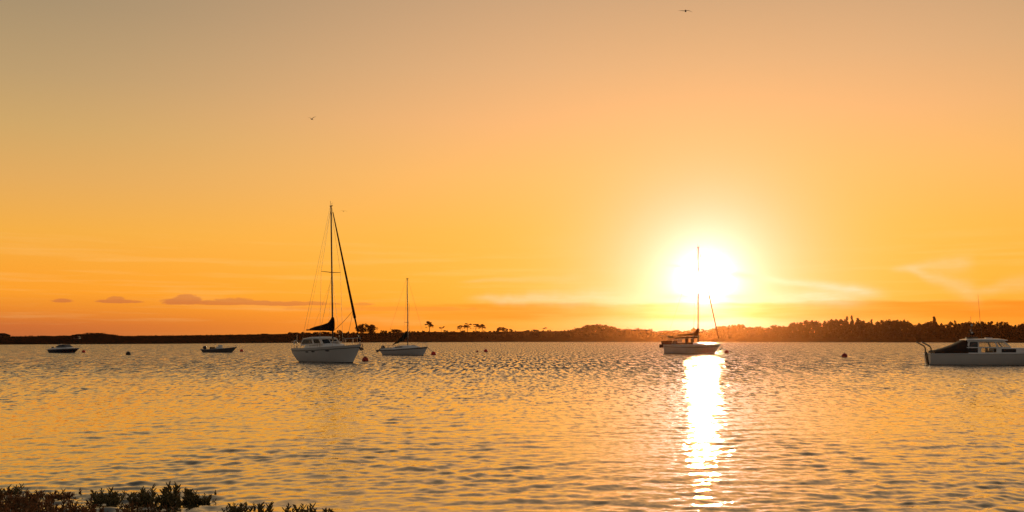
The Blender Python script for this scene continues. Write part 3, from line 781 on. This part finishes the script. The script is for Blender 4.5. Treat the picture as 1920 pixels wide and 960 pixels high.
    MB().box((x0 + 2.93, 0, 2.16), (.30, .42, .10)).build('radar_bracket', M_black, lm)
    for yy, zz in ((-.18, 2.20), (.14, 2.36), (-.10, 2.72)): MB().ball((x0 + 2.92, yy, zz + .06), .07, 10, 6).build('lamp', M_white, lm, True)
    MB().tube([(x0 + 2.6, -.4, 1.9), (x0 + 3.4, .4, 1.9)], .06, 6).box((x0 + 2.78, .3, 1.90), (.3, .3, .10)).build('horn', M_alu, lm)
    MB().tube([(x0 + 3.68, .3, 1.84), (x0 + 3.62, .3, 2.4), (x0 + 3.42, .3, 4.95)], [.018, .013, .007], 6).build('whip_aerial', M_alu, t)
    for sd in (-1, 1):
        MB().tube([(x0 + .10, sd * 1.05, .78), (x0 + .08, sd * 1.05, 1.18), (x0 - .02, sd * 1.05, 1.34), (x0 - .25, sd * 1.05, 1.46), (x0 - .52, sd * 1.05, 1.60)], .045, 8).build('davit', M_wire, t)
    MB().box((x0 - .06, -.55, .42), (.10, .10, 1.0), ry=R(-9)).box((x0 - .06, -.15, .42), (.10, .10, 1.0), ry=R(-9)).box((x0 - .09, -.35, .28), (.09, .5, .07)).box((x0 - .07, -.35, .55), (.09, .5, .07)).build('stern_ladder', M_strip, t)
    pulpit(t, h, .55, .72)
boat_D()

# ------------------------------------------------------------------ blue speedboat, far left
def boat_E():
    Y = wl(661.6)
    t = empty('speedboat', (at(124, Y), Y, 0), R(-33))
    tag(t, 'blue hulled speedboat with white deck and low cabin, moored at the far left', 'motor boat')
    t.scale = (1.18, 1.15, .80)
    h = Hull(5.1, 2.0, lambda u: .62 + .26 * u, draft=.3, rake=.95, over=.05, transom=.82, full=.34, bowpow=2.3)
    h.shell().build('hull', M_navy, t, True); h.deck(camber=.12).build('deck', M_gel, t, True)
    h.band(lambda u: h.sheer(u) - .17, lambda u: h.sheer(u) + .0, .012).build('white_topside', M_gel, t, True)
    h.band(lambda u: -.25, lambda u: .12, .010).build('antifouling', mat('grey_boot_top', (.20, .18, .16), .6), t, True)
    block_loft([(-1.3, .80, .70, .66, .84), (-.7, .82, .66, .68, .98), (.6, .70, .50, .74, 1.0), (1.5, .40, .25, .80, .90)]).build('foredeck_cabin', M_gel, t)
    w = block_loft([(-1.05, .72, .58, .92, 1.20), (-.6, .72, .56, .94, 1.40), (.1, .68, .52, .96, 1.42), (.55, .60, .46, .98, 1.12), (.72, .55, .42, .98, 1.02)]).build('windscreen', M_tint, t)
    block_loft([(-.95, .62, .54, 1.36, 1.40), (-.5, .62, .52, 1.41, 1.47), (.15, .58, .46, 1.42, 1.46)]).build('hardtop', M_gel, w)
    outboard(t, -2.52, .62, .85, R(8))
    MB().tube(rail_path(h, .55, .97, .22, 6) + rail_path(h, .55, .97, .22, 6, side=-1)[::-1], .014, 5).build('bow_rail', M_steel, t)
    for sd in (1, -1): MB().prism([(-2.3, .66), (-1.2, .70), (-1.2, .86), (-2.3, .72)], sd * .78, sd * .70).build('coaming', M_gel, t)
boat_E()

# ------------------------------------------------------------------ open grey dinghy
def boat_F():
    Y = wl(660.9)
    t = empty('open_workboat', (at(414, Y), Y, 0), R(-27))
    tag(t, 'open grey boat with white console and big black outboard, right of the speedboat', 'motor boat')
    t.scale = (1.14, 1.12, .84)
    h = Hull(5.1, 1.95, lambda u: .46 + .42 * u ** 2.2, draft=.25, rake=.75, over=.12, transom=.80, full=.34, bowpow=2.4)
    h.shell().build('hull', M_grey, t, True); h.deck(drop=.22, camber=.0).build('floorboard', M_deck, t, True)
    b = MB()
    b.tube(rail_path(h, 0, 1, 0, 16, 0.02) + rail_path(h, 0, 1, 0, 16, .02, side=-1)[::-1], .075, 8).build('gunwale', M_grey, t, True)
    c = block_loft([(-.45, .36, .34, .30, 1.00), (-.05, .36, .32, .30, 1.02), (.10, .32, .28, .30, .80)]).build('console', M_white, t)
    MB().prism([(-.10, 1.0), (.06, .96), (-.10, 1.30), (-.20, 1.30)], -.30, .30).build('screen', M_white, c)
    MB().box((-1.15, 0, .56), (.55, .85, .30)).box((-1.38, 0, .78), (.10, .80, .30)).build('helm_seat', M_engine, t)
    outboard(t, -2.50, .56, 1.12, R(4))
    MB().tube(rail_path(h, .70, .99, .28, 6) + rail_path(h, .70, .99, .28, 6, side=-1)[::-1], .014, 5).build('bow_rail', M_steel, t)
    MB().tube([(1.6, 0, .6), (1.6, 0, 1.28)], .014, 5).build('light_pole', M_steel, t)
boat_F()

# ------------------------------------------------------------------ mooring buoys and lines
def buoy(px, py, rpx, m, label, stain=True):
    Y = wl(py + rpx * .55); r = rpx / FPX * Y
    t = empty('mooring_buoy', (at(px, Y), Y, 0)); tag(t, label, 'buoy', 'mooring buoys')
    MB().ball((0, 0, r * .42), r, 20, 12, (1, 1, .98)).build('float', m, t, True)
    if stain:
        MB().loft([[(r * 1.012 * math.sqrt(max(0, 1 - (z - .42) ** 2)) * math.cos(a * math.pi / 10), r * 1.012 * math.sqrt(max(0, 1 - (z - .42) ** 2)) * math.sin(a * math.pi / 10), z * r) for a in range(20)] for z in (-.2, -.05, .06)], caps=False).build('weed_line', M_blackp, t, True)
    ring = [(.14 * r * math.cos(a * math.pi / 6), 0, r * 1.46 + .14 * r * math.sin(a * math.pi / 6)) for a in range(13)]
    MB().tube(ring, .05 * r, 6).build('eye', M_steel, t)
    MB().tube([(0, 0, r * 1.28), (0, 0, r * 1.42)], .16 * r, 8).build('collar', m, t)
    return t, r, Y
buoy(157, 659.2, 3.4, M_red, 'bright red mooring buoy just off the bow of the blue speedboat')
buoy(240.5, 663, 4.6, M_blackp, 'dark weed stained buoy floating alone on the left side', False)
buoy(453, 657.6, 3.3, M_red, 'red mooring buoy just off the bow of the open grey boat')
bA = buoy(685, 674.2, 6.3, M_dkred, 'dull red mooring buoy at the bow of the tall white sailing boat')
bB = buoy(813, 663.2, 4.8, M_red, 'red mooring buoy at the bow of the small low sailing boat')
buoy(895, 659.0, 2.1, M_dkred, 'tiny dark red float on open water left of another red buoy')
buoy(911, 657.9, 3.8, M_red, 'red mooring buoy on open water beside a tiny float')
bC = buoy(1362.5, 659.8, 4.2, M_dkred, 'dark red mooring buoy beside the sun glitter, by the backlit sailing boat')
buoy(1583.5, 667, 5.4, M_dkred, 'dark red mooring buoy floating alone between the glitter and the motor cruiser')

def bow_world(px_, Yc, rot, p):
    c, s_ = math.cos(rot), math.sin(rot); return Vector((px_ + p[0] * c - p[1] * s_, Yc + p[0] * s_ + p[1] * c, p[2]))
def line(pA, pB, sag, label):
    p0 = Vector(pA); b = MB().tube([q - p0 for q in arc(pA, pB, sag, 12)], .018, 5)
    o = b.build('mooring_rope', M_rope); o.location = p0; tag(o, label, 'rope', 'mooring ropes')
line(bow_world(at(613, Y_A), Y_A, R(-41), (4.02, 0, 1.38)), (at(683, bA[2]), bA[2], bA[1] * 1.4), .12, 'thin rope from the tall white sailing boat bow to its dull red buoy')
line(bow_world(at(759, Y_B), Y_B, R(-30), (3.15, 0, .95)), (at(812, bB[2]), bB[2], bB[1] * 1.4), .08, 'thin rope from the small sailing boat bow down to its red buoy')
line(bow_world(at(1297, Y_C), Y_C, R(-32), (3.75, 0, 1.1)), (at(1361.5, bC[2]), bC[2], bC[1] * 1.4), .15, 'thin rope from the backlit sailing boat bow to its dark buoy')

# ------------------------------------------------------------------ trees on the far shore
M_leaf = leafmat('dark_foliage', (.014, .012, .005), (.034, .028, .010))
M_pine = leafmat('pine_foliage', (.012, .018, .008), (.030, .036, .015), .05)
M_bark = mat('bark', (.075, .055, .038), .9, var=.3, vscale=2)

def clump(b, c, r, n, size, rg, flat=1.0):
    for _ in range(n):
        while True:
            p = Vector((rg.uniform(-1, 1), rg.uniform(-1, 1), rg.uniform(-1, 1)))
            if .25 < p.length < 1: break
        p = Vector((c[0] + p.x * r, c[1] + p.y * r, c[2] + p.z * r * flat))
        a = Vector((rg.gauss(0, 1), rg.gauss(0, 1), rg.gauss(0, 1))).normalized(); u = a.orthogonal().normalized(); w = a.cross(u); s = size * rg.uniform(.6, 1.3)
        b.add([p + u * s, p + w * s * .6, p - u * s, p - w * s * .6], [(0, 1, 2, 3)])

def tree_proto(kind, seed):
    """a tree of unit height: (crown builder, trunk builder)"""
    rg = random.Random(seed); cr, tk = MB(), MB()
    if kind == 'broadleaf':
        w = rg.uniform(.34, .46)
        tk.tube([(0, 0, -.05), (rg.uniform(-.02, .02), 0, .25), (rg.uniform(-.05, .05), 0, .6)], [.04, .03, .012], 6)
        for k in range(26):
            a = rg.uniform(0, 6.28); q = rg.random() ** .6; z = rg.uniform(.06, .86)
            rad = w * (1 - abs(z - .5) ** 2 * 2.2)
            c = (math.cos(a) * rad * q, math.sin(a) * rad * q, z); s = rg.uniform(.11, .20)
            tk.tube([(0, 0, max(.15, z - .3)), c], [.014, .004], 4); clump(cr, c, s, 46, .056, rg, .85)
        clump(cr, (rg.uniform(-.1, .1), 0, .88), .11, 40, .045, rg)
    elif kind == 'pine':
        ln = rg.uniform(-.05, .05)
        tk.tube([(0, 0, -.05), (ln * .4, 0, .35), (ln, 0, .70), (ln * 1.2, 0, .92)], [.030, .024, .016, .006], 7)
        for k in range(13):
            z = rg.uniform(.52, .95); a = rg.uniform(0, 6.28); rad = .34 * (1 - ((z - .66) / .36) ** 2 * .75) * rg.uniform(.35, 1)
            c = (ln + math.cos(a) * rad, math.sin(a) * rad, z); tk.tube([(ln, 0, z - .12), c], [.010, .004], 4)
            clump(cr, c, rg.uniform(.10, .15), 60, .040, rg, .45)
        for sd in (-1, 1):
            if rg.random() < .7:
                c = (ln + sd * .26, 0, .42 + rg.uniform(-.04, .04)); tk.tube([(ln * .6, 0, .40), c], [.008, .004], 4); clump(cr, c, .07, 30, .032, rg, .35)
    elif kind == 'leaning':
        tk.tube([(0, 0, -.05), (.10, 0, .4), (.28, 0, .72)], [.04, .03, .012], 6)
        for k in range(8):
            c = (rg.uniform(-.35, .75), rg.uniform(-.25, .25), .70 + rg.uniform(-.06, .10)); c = (c[0], c[1], c[2] + c[0] * .16)
            tk.tube([(.22, 0, .6), c], [.012, .005], 4); clump(cr, c, .17, 60, .055, rg, .45)
    elif kind == 'poplar':
        tk.tube([(0, 0, -.05), (0, 0, .9)], [.03, .006], 6)
        for k in range(16):
            z = .15 + .83 * k / 15; clump(cr, (rg.uniform(-.04, .04), rg.uniform(-.04, .04), z), .13 * (1 - .75 * abs(z - .45) ** 1.2 * 1.4), 40, .040, rg, .9)
    elif kind == 'bush':
        tk.tube([(0, 0, -.1), (0, 0, .4)], [.05, .02], 5)
        for k in range(12):
            a = rg.uniform(0, 6.28); q = rg.random() ** .5 * .75; c = (math.cos(a) * q, math.sin(a) * q, rg.uniform(.1, .78) * (1 - .5 * q * q)); clump(cr, c, rg.uniform(.18, .28), 54, .085, rg, .8)
    return cr, tk
PROTO = {}
for kind, n in (('broadleaf', 6), ('pine', 4), ('leaning', 2), ('poplar', 2), ('bush', 4)):
    PROTO[kind] = []
    for k in range(n):
        cr, tk = tree_proto(kind, 100 + len(kind) * 17 + k)
        tr_mesh = tk.build('trunk', M_bark); cr_mesh = cr.build('crown', M_pine if kind in ('pine', 'leaning', 'poplar') else M_leaf)
        PROTO[kind].append((tr_mesh.data, cr_mesh.data))
        for o in (tr_mesh, cr_mesh): bpy.data.objects.remove(o)
NAME = {'broadleaf': 'broadleaf_tree', 'pine': 'pine_tree', 'leaning': 'pine_tree', 'poplar': 'poplar_tree', 'bush': 'bush'}
rgT = random.Random(21)
def plant_tree(kind, px, top, wide, label, group=None, back=62, k=None, base=None, mirror=False):
    D = float(shoreD(px)); Y = D + back; g = ground_at(px, Y) if base is None else base
    ht = zat(top, Y) - g
    if ht < .5: ht = .5
    pr = PROTO[kind][rgT.randrange(len(PROTO[kind])) if k is None else k]
    t = empty(NAME[kind], (at(px, Y), Y, g), rgT.uniform(-.5, .5) if kind in ('pine', 'leaning') else rgT.uniform(0, 6.28))
    spread = {'broadleaf': .95, 'pine': .80, 'leaning': 1.5, 'poplar': .26, 'bush': 1.9}[kind]
    sx = wide / FPX * Y / spread
    t.scale = (-sx if mirror else sx, sx, ht); tag(t, label, 'bush' if kind == 'bush' else 'tree', group)
    for nm, me in (('trunk', pr[0]), ('crown', pr[1])):
        o = bpy.data.objects.new(nm, me); COL.objects.link(o); o.parent = t
    return t
# single trees on the skyline
plant_tree('pine', 805, 601.5, 21, 'lone tall pine with a flat layered crown right of the small sailing boat', k=0)
plant_tree('leaning', 827, 611.5, 12, 'little wind bent pine beside the lone tall pine', k=0)
for i, (px, top, w, lb) in enumerate(((863, 609.5, 15, 'lowest of the four pines, leftmost in their clump'), (876, 605.5, 18, 'tallest pine of the four in the clump, second from the left'), (892, 607, 16, 'thin trunked pine third from the left in the clump of four'), (904, 607, 17, 'pine at the right end of the clump of four'))):
    plant_tree('pine', px, top, w, lb, 'clump of pines on the ridge', k=(1, 2, 3, 0)[i])
plant_tree('leaning', 1019, 613.5, 14, 'small wind swept pine on the ridge between low bushes and the middle wood', k=1)
plant_tree('broadleaf', 679, 606.5, 24, 'round dark tree on the skyline behind the tall boat bow', k=0)
plant_tree('broadleaf', 696, 608, 28, 'wide round tree next to the one behind the tall boat bow', k=1)
for px, top, w, lb in ((551, 622.5, 26, 'low bush on the moor left of the tall sailing boat'), (637, 616.5, 13, 'small round bush seen under the tall boat boom'), (600, 621, 44, 'long low bush behind the tall boat rigging'),
                       (720, 618, 16, 'small bush between the round trees and the small boat mast'), (747, 615, 30, 'broad bush behind the small sailing boat mast'), (835, 618, 8, 'tiny bush at the foot of the wind bent pine'), (933, 612, 9, 'thin ragged bush left of the square dark bush'),
                       (944, 611, 24, 'square dark bush right of the clump of pines'), (958, 615, 9, 'sapling beside the square dark bush'), (986, 618, 16, 'low round bush on the ridge left of the wind swept pine'), (1007, 616.5, 20, 'wider round bush touching the wind swept pine'),
                       (170, 624.5, 34, 'low scrub bush on top of the left mound'), (192, 625, 26, 'second scrub bush on the right of the left mound'), (293, 628, 5, 'tiny shrub alone on the flat moor'), (497, 625.2, 17, 'flat bush on the moor near the tall sailing boat stern')):
    plant_tree('bush', px, top, w, lb)
# middle wood
SK_M = ([1076, 1090, 1104, 1113, 1128, 1142, 1155, 1165, 1185, 1205, 1220, 1232, 1250, 1275, 1290, 1301, 1312, 1330], [618, 614, 609, 607, 608, 610, 613, 616, 617, 617.5, 619, 622.5, 619.5, 619.5, 620, 612.5, 617, 618])
px = 1079
while px < 1328:
    top = float(np.interp(px, *SK_M)) + rgT.uniform(-1.0, 1.2)
    if px < 1222: plant_tree('broadleaf', px, top, rgT.uniform(17, 24), 'dark broadleaf tree in the low wood between the pines and the sun', 'trees of the middle wood', 62 + rgT.uniform(-8, 25))
    elif top < 621.5: plant_tree('broadleaf', px, top, rgT.uniform(11, 17), 'hazy orange tree on the far shore just left of the sun glare', 'trees under the sun', 62 + rgT.uniform(-8, 25))
    px += rgT.uniform(6.5, 10)
# right wood
SK_R = ([1330, 1345, 1362, 1376, 1392, 1405, 1420, 1440, 1462, 1480, 1495, 1512, 1530, 1543, 1549, 1565, 1580, 1600, 1612, 1625, 1640, 1652, 1662, 1674, 1684, 1695, 1704, 1713, 1724, 1740, 1752, 1764, 1778, 1790, 1802, 1812, 1830, 1848, 1858, 1870, 1890, 1899, 1904, 1912, 1930, 1980],
        [618, 613, 609, 607.5, 609, 613, 612, 610, 609, 608, 603, 600, 602, 605, 599, 597.5, 598, 599, 600, 602, 604, 601, 598.5, 600, 597, 596.5, 603, 607, 605, 602.5, 603, 606, 605, 600.5, 604, 603, 602.5, 604, 602, 603, 604, 607, 612, 605, 604, 606])
px = 1336
while px < 1975:
    top = float(np.interp(px, *SK_R)) + rgT.choice((-1.4, -.6, 0, 1.5, 3.5))
    lb, gp = ('orange hazed tree in the wood just right of the sun glare', 'trees beside the sun') if px < 1440 else ('dark broadleaf tree in the dense right wood', 'trees of the right wood')
    plant_tree('broadleaf', px, top, rgT.uniform(13, 23), lb, gp, 60 + rgT.uniform(-10, 30))
    px += rgT.uniform(5.5, 9)
for px, top, w, lb in ((1588, 594, 7, 'slim poplar first of the spires rising from the right wood'), (1597, 592.5, 6, 'tallest slim poplar among the spires of the right wood'), (1609, 597, 8, 'blunt poplar right of the tallest spire in the wood'),
                       (1634, 599.5, 6, 'lower poplar spire standing apart in the right wood'), (1752, 594.5, 8, 'single poplar spire left of the motor cruiser aerial')):
    plant_tree('poplar', px, top, w, lb, 'poplar spires')
# undergrowth: one mass of scrub on the banks
def undergrowth():
    rg = random.Random(8); b = MB()
    for px in np.arange(540, 1990, 3.1):
        D = float(shoreD(px)); wood = 1 if (1078 < px < 1225 or px > 1335) else .35
        for _ in range(3 if wood == 1 else 2):
            k = rg.uniform(.25, 1.1); Y = D + 60 * k; s = Y / FPX
            gz = ground_at(px, Y)
            tall = (rg.uniform(2, 9) if wood == 1 else rg.uniform(.6, 2.0)) * s
            x = at(px + rg.uniform(-2, 2), Y)
            clump(b, (x, Y, gz + tall * .5), tall * .6 + .5, int(11 + 12 * wood), .75, rg, .9)
    for px in np.arange(-60, 560, 4.0):
        Y = float(shoreD(px)) + 60 * rg.uniform(.8, 1.05); gz = ground_at(px, Y)
        clump(b, (at(px, Y), Y, gz + .1), rg.uniform(.2, .55), 10, .22, rg, .6)
    o = b.build('undergrowth', M_leaf); o['kind'] = 'stuff'
undergrowth()

# ------------------------------------------------------------------ buildings on the far left
M_wallb = mat('dark_timber_wall', (.035, .026, .018), .9, var=.25, spec=0); M_roofb = mat('slate_roof', (.020, .017, .014), .9, var=.2, spec=0)
M_shed = mat('pale_render', (.26, .24, .20), .9, var=.2)
def house(px, py_top, w, d, wallh, m, label, back, name='house'):
    Y = float(shoreD(px)) + back; g = ground_at(px, Y); top = zat(py_top, Y) - g
    t = empty(name, (at(px, Y), Y, g), R(4)); tag(t, label, 'house' if name == 'house' else 'shed')
    wh = top * wallh
    MB().box((0, 0, wh / 2 - .3), (w, d, wh + .6)).prism([(-w / 2, wh), (w / 2, wh), (w / 2 - .01, wh + .01), (0, top - .02), (-w / 2 + .01, wh + .01)], -d / 2 + .02, d / 2 - .02).build('wall', m, t)
    r = MB()
    for sd in (1, -1): r.prism([(0, top), (sd * (w / 2 + .3), wh - .12), (sd * (w / 2 + .3), wh - .26), (0, top - .16)], -d / 2 - .25, d / 2 + .25)
    r.build('roof', M_roofb, t)
    MB().box((0, -d / 2 - .02, .95), (.85, .06, 1.9)).build('door', M_roofb, t)
    for sx in (-1, 1): MB().box((sx * w * .3, -d / 2 - .02, wh * .55), (.8, .06, .8)).build('window', M_tint, t)
house(2, 624.5, 4.6, 7, .62, M_wallb, 'dark gabled house on the moor at the left edge', 45)
house(145, 630.5, 2.2, 2.5, .75, M_shed, 'pale little shed at the foot of the left mound', 24, 'shed')

# ------------------------------------------------------------------ gulls
M_gull = mat('gull_plumage', (.16, .14, .12), .7, var=.3, vscale=9)
def gull(px, py, Y, span, lw, rw, head, label, size=1.0):
    """body, wings and tail as one mesh; lw / rw are wing joints (out, up) as parts of half the span"""
    b = MB(); s = span / 2
    b.loft([[(x * s, r * s * math.cos(a * math.pi / 4), z * s + r * s * .85 * math.sin(a * math.pi / 4)) for a in range(8)] for x, r, z in
            ((-.46, .012, .0), (-.36, .07, .0), (-.15, .115, -.01), (.10, .12, -.01), (.26, .085, .015), (.34, .065, .03), (.41, .055, .035), (.46, .02, .03), (.53, .008, .02))])
    b.prism([(-.40 * s, .01 * s), (-.40 * s, -.01 * s), (-.62 * s, -.008 * s), (-.62 * s, .004 * s)], -.10 * s, .10 * s)
    for sd, wj in ((1, lw), (-1, rw)):
        secs = []
        for (o_, u_), ch, sw in zip([(0.05, .05)] + list(wj), (.30, .27, .20, .02), (0, .06, -.02, -.22)):
            c = [(sw + ch * .45, 0), (sw + ch * .15, .022), (sw - ch * .55, .004), (sw + ch * .10, -.006)]
            secs.append([(x * s, sd * o_ * s, (u_ + z) * s) for x, z in c])
        b.loft(secs)
    o = b.build('gull', M_gull, None, True); o.location = (at(px, Y), Y, zat(py, Y)); o.rotation_euler = (0, 0, R(head))
    tag(o, label, 'bird', 'gulls in flight'); return o
gull(1285.5, 21, 95, 1.3, [(.34, .08), (.62, .10), (1, .06)], [(.34, .10), (.62, -.02), (1, -.30)], 80, 'gull gliding at the top of the sky with one wing drooping')
gull(584.5, 223.5, 120, 1.05, [(.30, .24), (.60, .42), (1, .60)], [(.30, .30), (.55, .42), (1, .45)], 250, 'gull with both wings raised in the open sky above the clouds')
gull(644, 396, 110, .75, [(.35, .20), (.60, .16), (1, -.20)], [(.35, .20), (.62, .16), (1, -.22)], 100, 'tiny gull with arched wings beside the tall mast top')

# ------------------------------------------------------------------ salt marsh plants at the water's edge
M_sea = leafmat('dark_glasswort', (.17, .16, .07), (.38, .26, .11), .5)
M_sear = leafmat('reddened_glasswort', (.22, .12, .05), (.42, .20, .08), .5)
def stem(b, base, ht, rg, lean=(0, 0), r=.007, br=True):
    top = Vector(base) + Vector((lean[0], lean[1], ht)); pts = []; rad = []
    n = max(4, int(ht / .016))
    for i in range(n + 1):
        k = i / n; p = Vector(base).lerp(top, k) + Vector((math.sin(k * 3 + lean[0] * 40) * .008, 0, 0)); pts.append(p); rad.append(r * (1.25 if i % 2 else .75) * (1 - .45 * k))
    b.tube(pts, rad, 5)
    if br:
        for i in range(2, n):
            for sd in (0, 1):
                if rg.random() < .88:
                    a = rg.uniform(0, 6.28); l = rg.uniform(.026, .078) * (1.2 - .6 * i / n); d = Vector((math.cos(a) * .66, math.sin(a) * .66, .8)) * l
                    b.tube([pts[i], pts[i] + d * .55, pts[i] + d], [r * .7, r * .95, r * .45], 4)
def plant_proto(seed, n, spread, hmin, hmax):
    rg = random.Random(seed); b = MB()
    for _ in range(n):
        a = rg.uniform(0, 6.28); q = rg.random() ** .7 * spread
        stem(b, (math.cos(a) * q * .22, math.sin(a) * q * .22, -.06), rg.uniform(hmin, hmax) * (1 - .25 * q / spread) + .02, rg, (math.cos(a) * q * .9 + rg.gauss(0, .02), math.sin(a) * q * .9), rg.uniform(.005, .0085))
    return b.v, b.f
PP = [plant_proto(300 + k, *q) for k, q in enumerate(((15, .15, .06, .24), (14, .13, .05, .21), (8, .075, .06, .27), (24, .20, .04, .15), (4, .035, .08, .22)))]
SEA_MESH = {}
def marsh_plant(px, py, k, s, red, label, rz=0.0):
    Y = FPX * H / (py - YH)
    key = (k, red)
    if key not in SEA_MESH:
        me = bpy.data.meshes.new('glasswort_plant'); me.from_pydata(PP[k][0], [], PP[k][1]); me.materials.append(M_sear if red else M_sea); SEA_MESH[key] = me
    o = bpy.data.objects.new('glasswort_plant', SEA_MESH[key]); COL.objects.link(o); o.location = (at(px, Y), Y, -.01); o.scale = (s, s, s); o.rotation_euler = (0, 0, rz)
    tag(o, label, 'plant', 'salt marsh plants'); return o
for i, (px, py, k, s, red, lb) in enumerate((
        (190, 941, 1, 1.0, False, 'dark bushy glasswort at the left end of the two big clumps'), (212, 940, 3, 1.05, False, 'low glasswort spilling right of the left dark bush'),
        (258, 942, 0, .85, False, 'dark glasswort starting the widest clump on the left'), (283, 944, 0, 1.0, False, 'second glasswort in the widest clump'),
        (313, 945, 2, 1.28, False, 'tallest glasswort spires in the middle of the widest clump'), (338, 944, 1, .9, False, 'shorter glasswort just right of the tallest spires'),
        (362, 943, 2, .98, False, 'upright glasswort pair near the right end of the widest clump'), (385, 941, 1, .72, False, 'last low glasswort at the right end of the widest clump'), (404, 926.5, 4, .36, False, 'tiny glasswort tip standing off the widest clump'),
        (433, 966, 1, .85, False, 'blunt glasswort tuft left of the lone spires at the bottom edge'), (455, 967, 1, .82, False, 'second blunt tuft beside the first at the bottom edge'),
        (477, 952, 4, .38, False, 'small sprig between the blunt tufts and the tall spire'), (494, 972, 2, 1.0, False, 'pointed glasswort spire at the bottom edge, right of the blunt tufts'),
        (539, 970, 4, .92, False, 'thin glasswort spire left of the bushy one at the bottom edge'), (562, 972, 1, .98, False, 'bushy glasswort at the bottom edge near the right end of the row'),
        (588, 978, 4, .7, False, 'low sprig right of the bushy glasswort at the bottom edge'), (621, 976, 2, .78, False, 'last glasswort at the right end of the bottom row'),
        (8, 926, 3, .95, False, 'dark glasswort tips at the left edge of the picture'), (30, 925, 4, .65, False, 'sparse sprig just right of the left edge tips'),
        (116, 932, 3, .75, True, 'reddish glasswort tuft on the waterline left of the dark bush'), (150, 926, 4, .45, True, 'thin reddish sprig lying on the waterline'), (70, 932, 3, .8, True, 'reddish glasswort tuft nearer the left edge'))):
    marsh_plant(px, py, k, s * 1.17, red, lb, i * 1.3)
# the reddish mat of seedlings in the corner, far too many to count
def mat_of_seedlings():
    rg = random.Random(77); b = MB()
    for _ in range(900):
        px = rg.triangular(-120, 250, 20); lim = np.interp(px, [-120, 0, 40, 100, 150, 200, 250], [920, 924, 934, 938, 944, 952, 962])
        py = lim + rg.random() ** .8 * 95
        Y = FPX * H / (py - YH)
        stem(b, (at(px, Y), Y, -.03), rg.uniform(.05, .13), rg, (rg.gauss(0, .025), rg.gauss(0, .02)), rg.uniform(.004, .007))
    for _ in range(60):
        px = rg.uniform(215, 330); py = rg.uniform(948, 985); Y = FPX * H / (py - YH)
        stem(b, (at(px, Y), Y, -.03), rg.uniform(.04, .08), rg, (rg.gauss(0, .025), 0), .005)
    o = b.build('marsh_seedlings', M_sear); o['kind'] = 'stuff'
mat_of_seedlings()

# ------------------------------------------------------------------ haze, also standing in for lens glare
def build_haze():
    b = MB().box((0, 650, 20), (5200, 2000, 60))
    m = bpy.data.materials.new('air'); m.use_nodes = True; t = m.node_tree
    for n in list(t.nodes):
        if n.type != 'OUTPUT_MATERIAL': t.nodes.remove(n)
    p = t.nodes.new('ShaderNodeVolumePrincipled')
    p.inputs['Color'].default_value = (1, .36, .11, 1); p.inputs['Density'].default_value = 4.0e-5; p.inputs['Anisotropy'].default_value = .935  # orange tint and forward scatter added to imitate lens glare around the sun
    t.links.new(p.outputs[0], t.nodes['Material Output'].inputs['Volume'])
    o = b.build('haze', m); o['kind'] = 'stuff'
    o['label'] = 'warm evening haze added over the water and far shore, imitating lens glare'; o['category'] = 'haze'
build_haze()
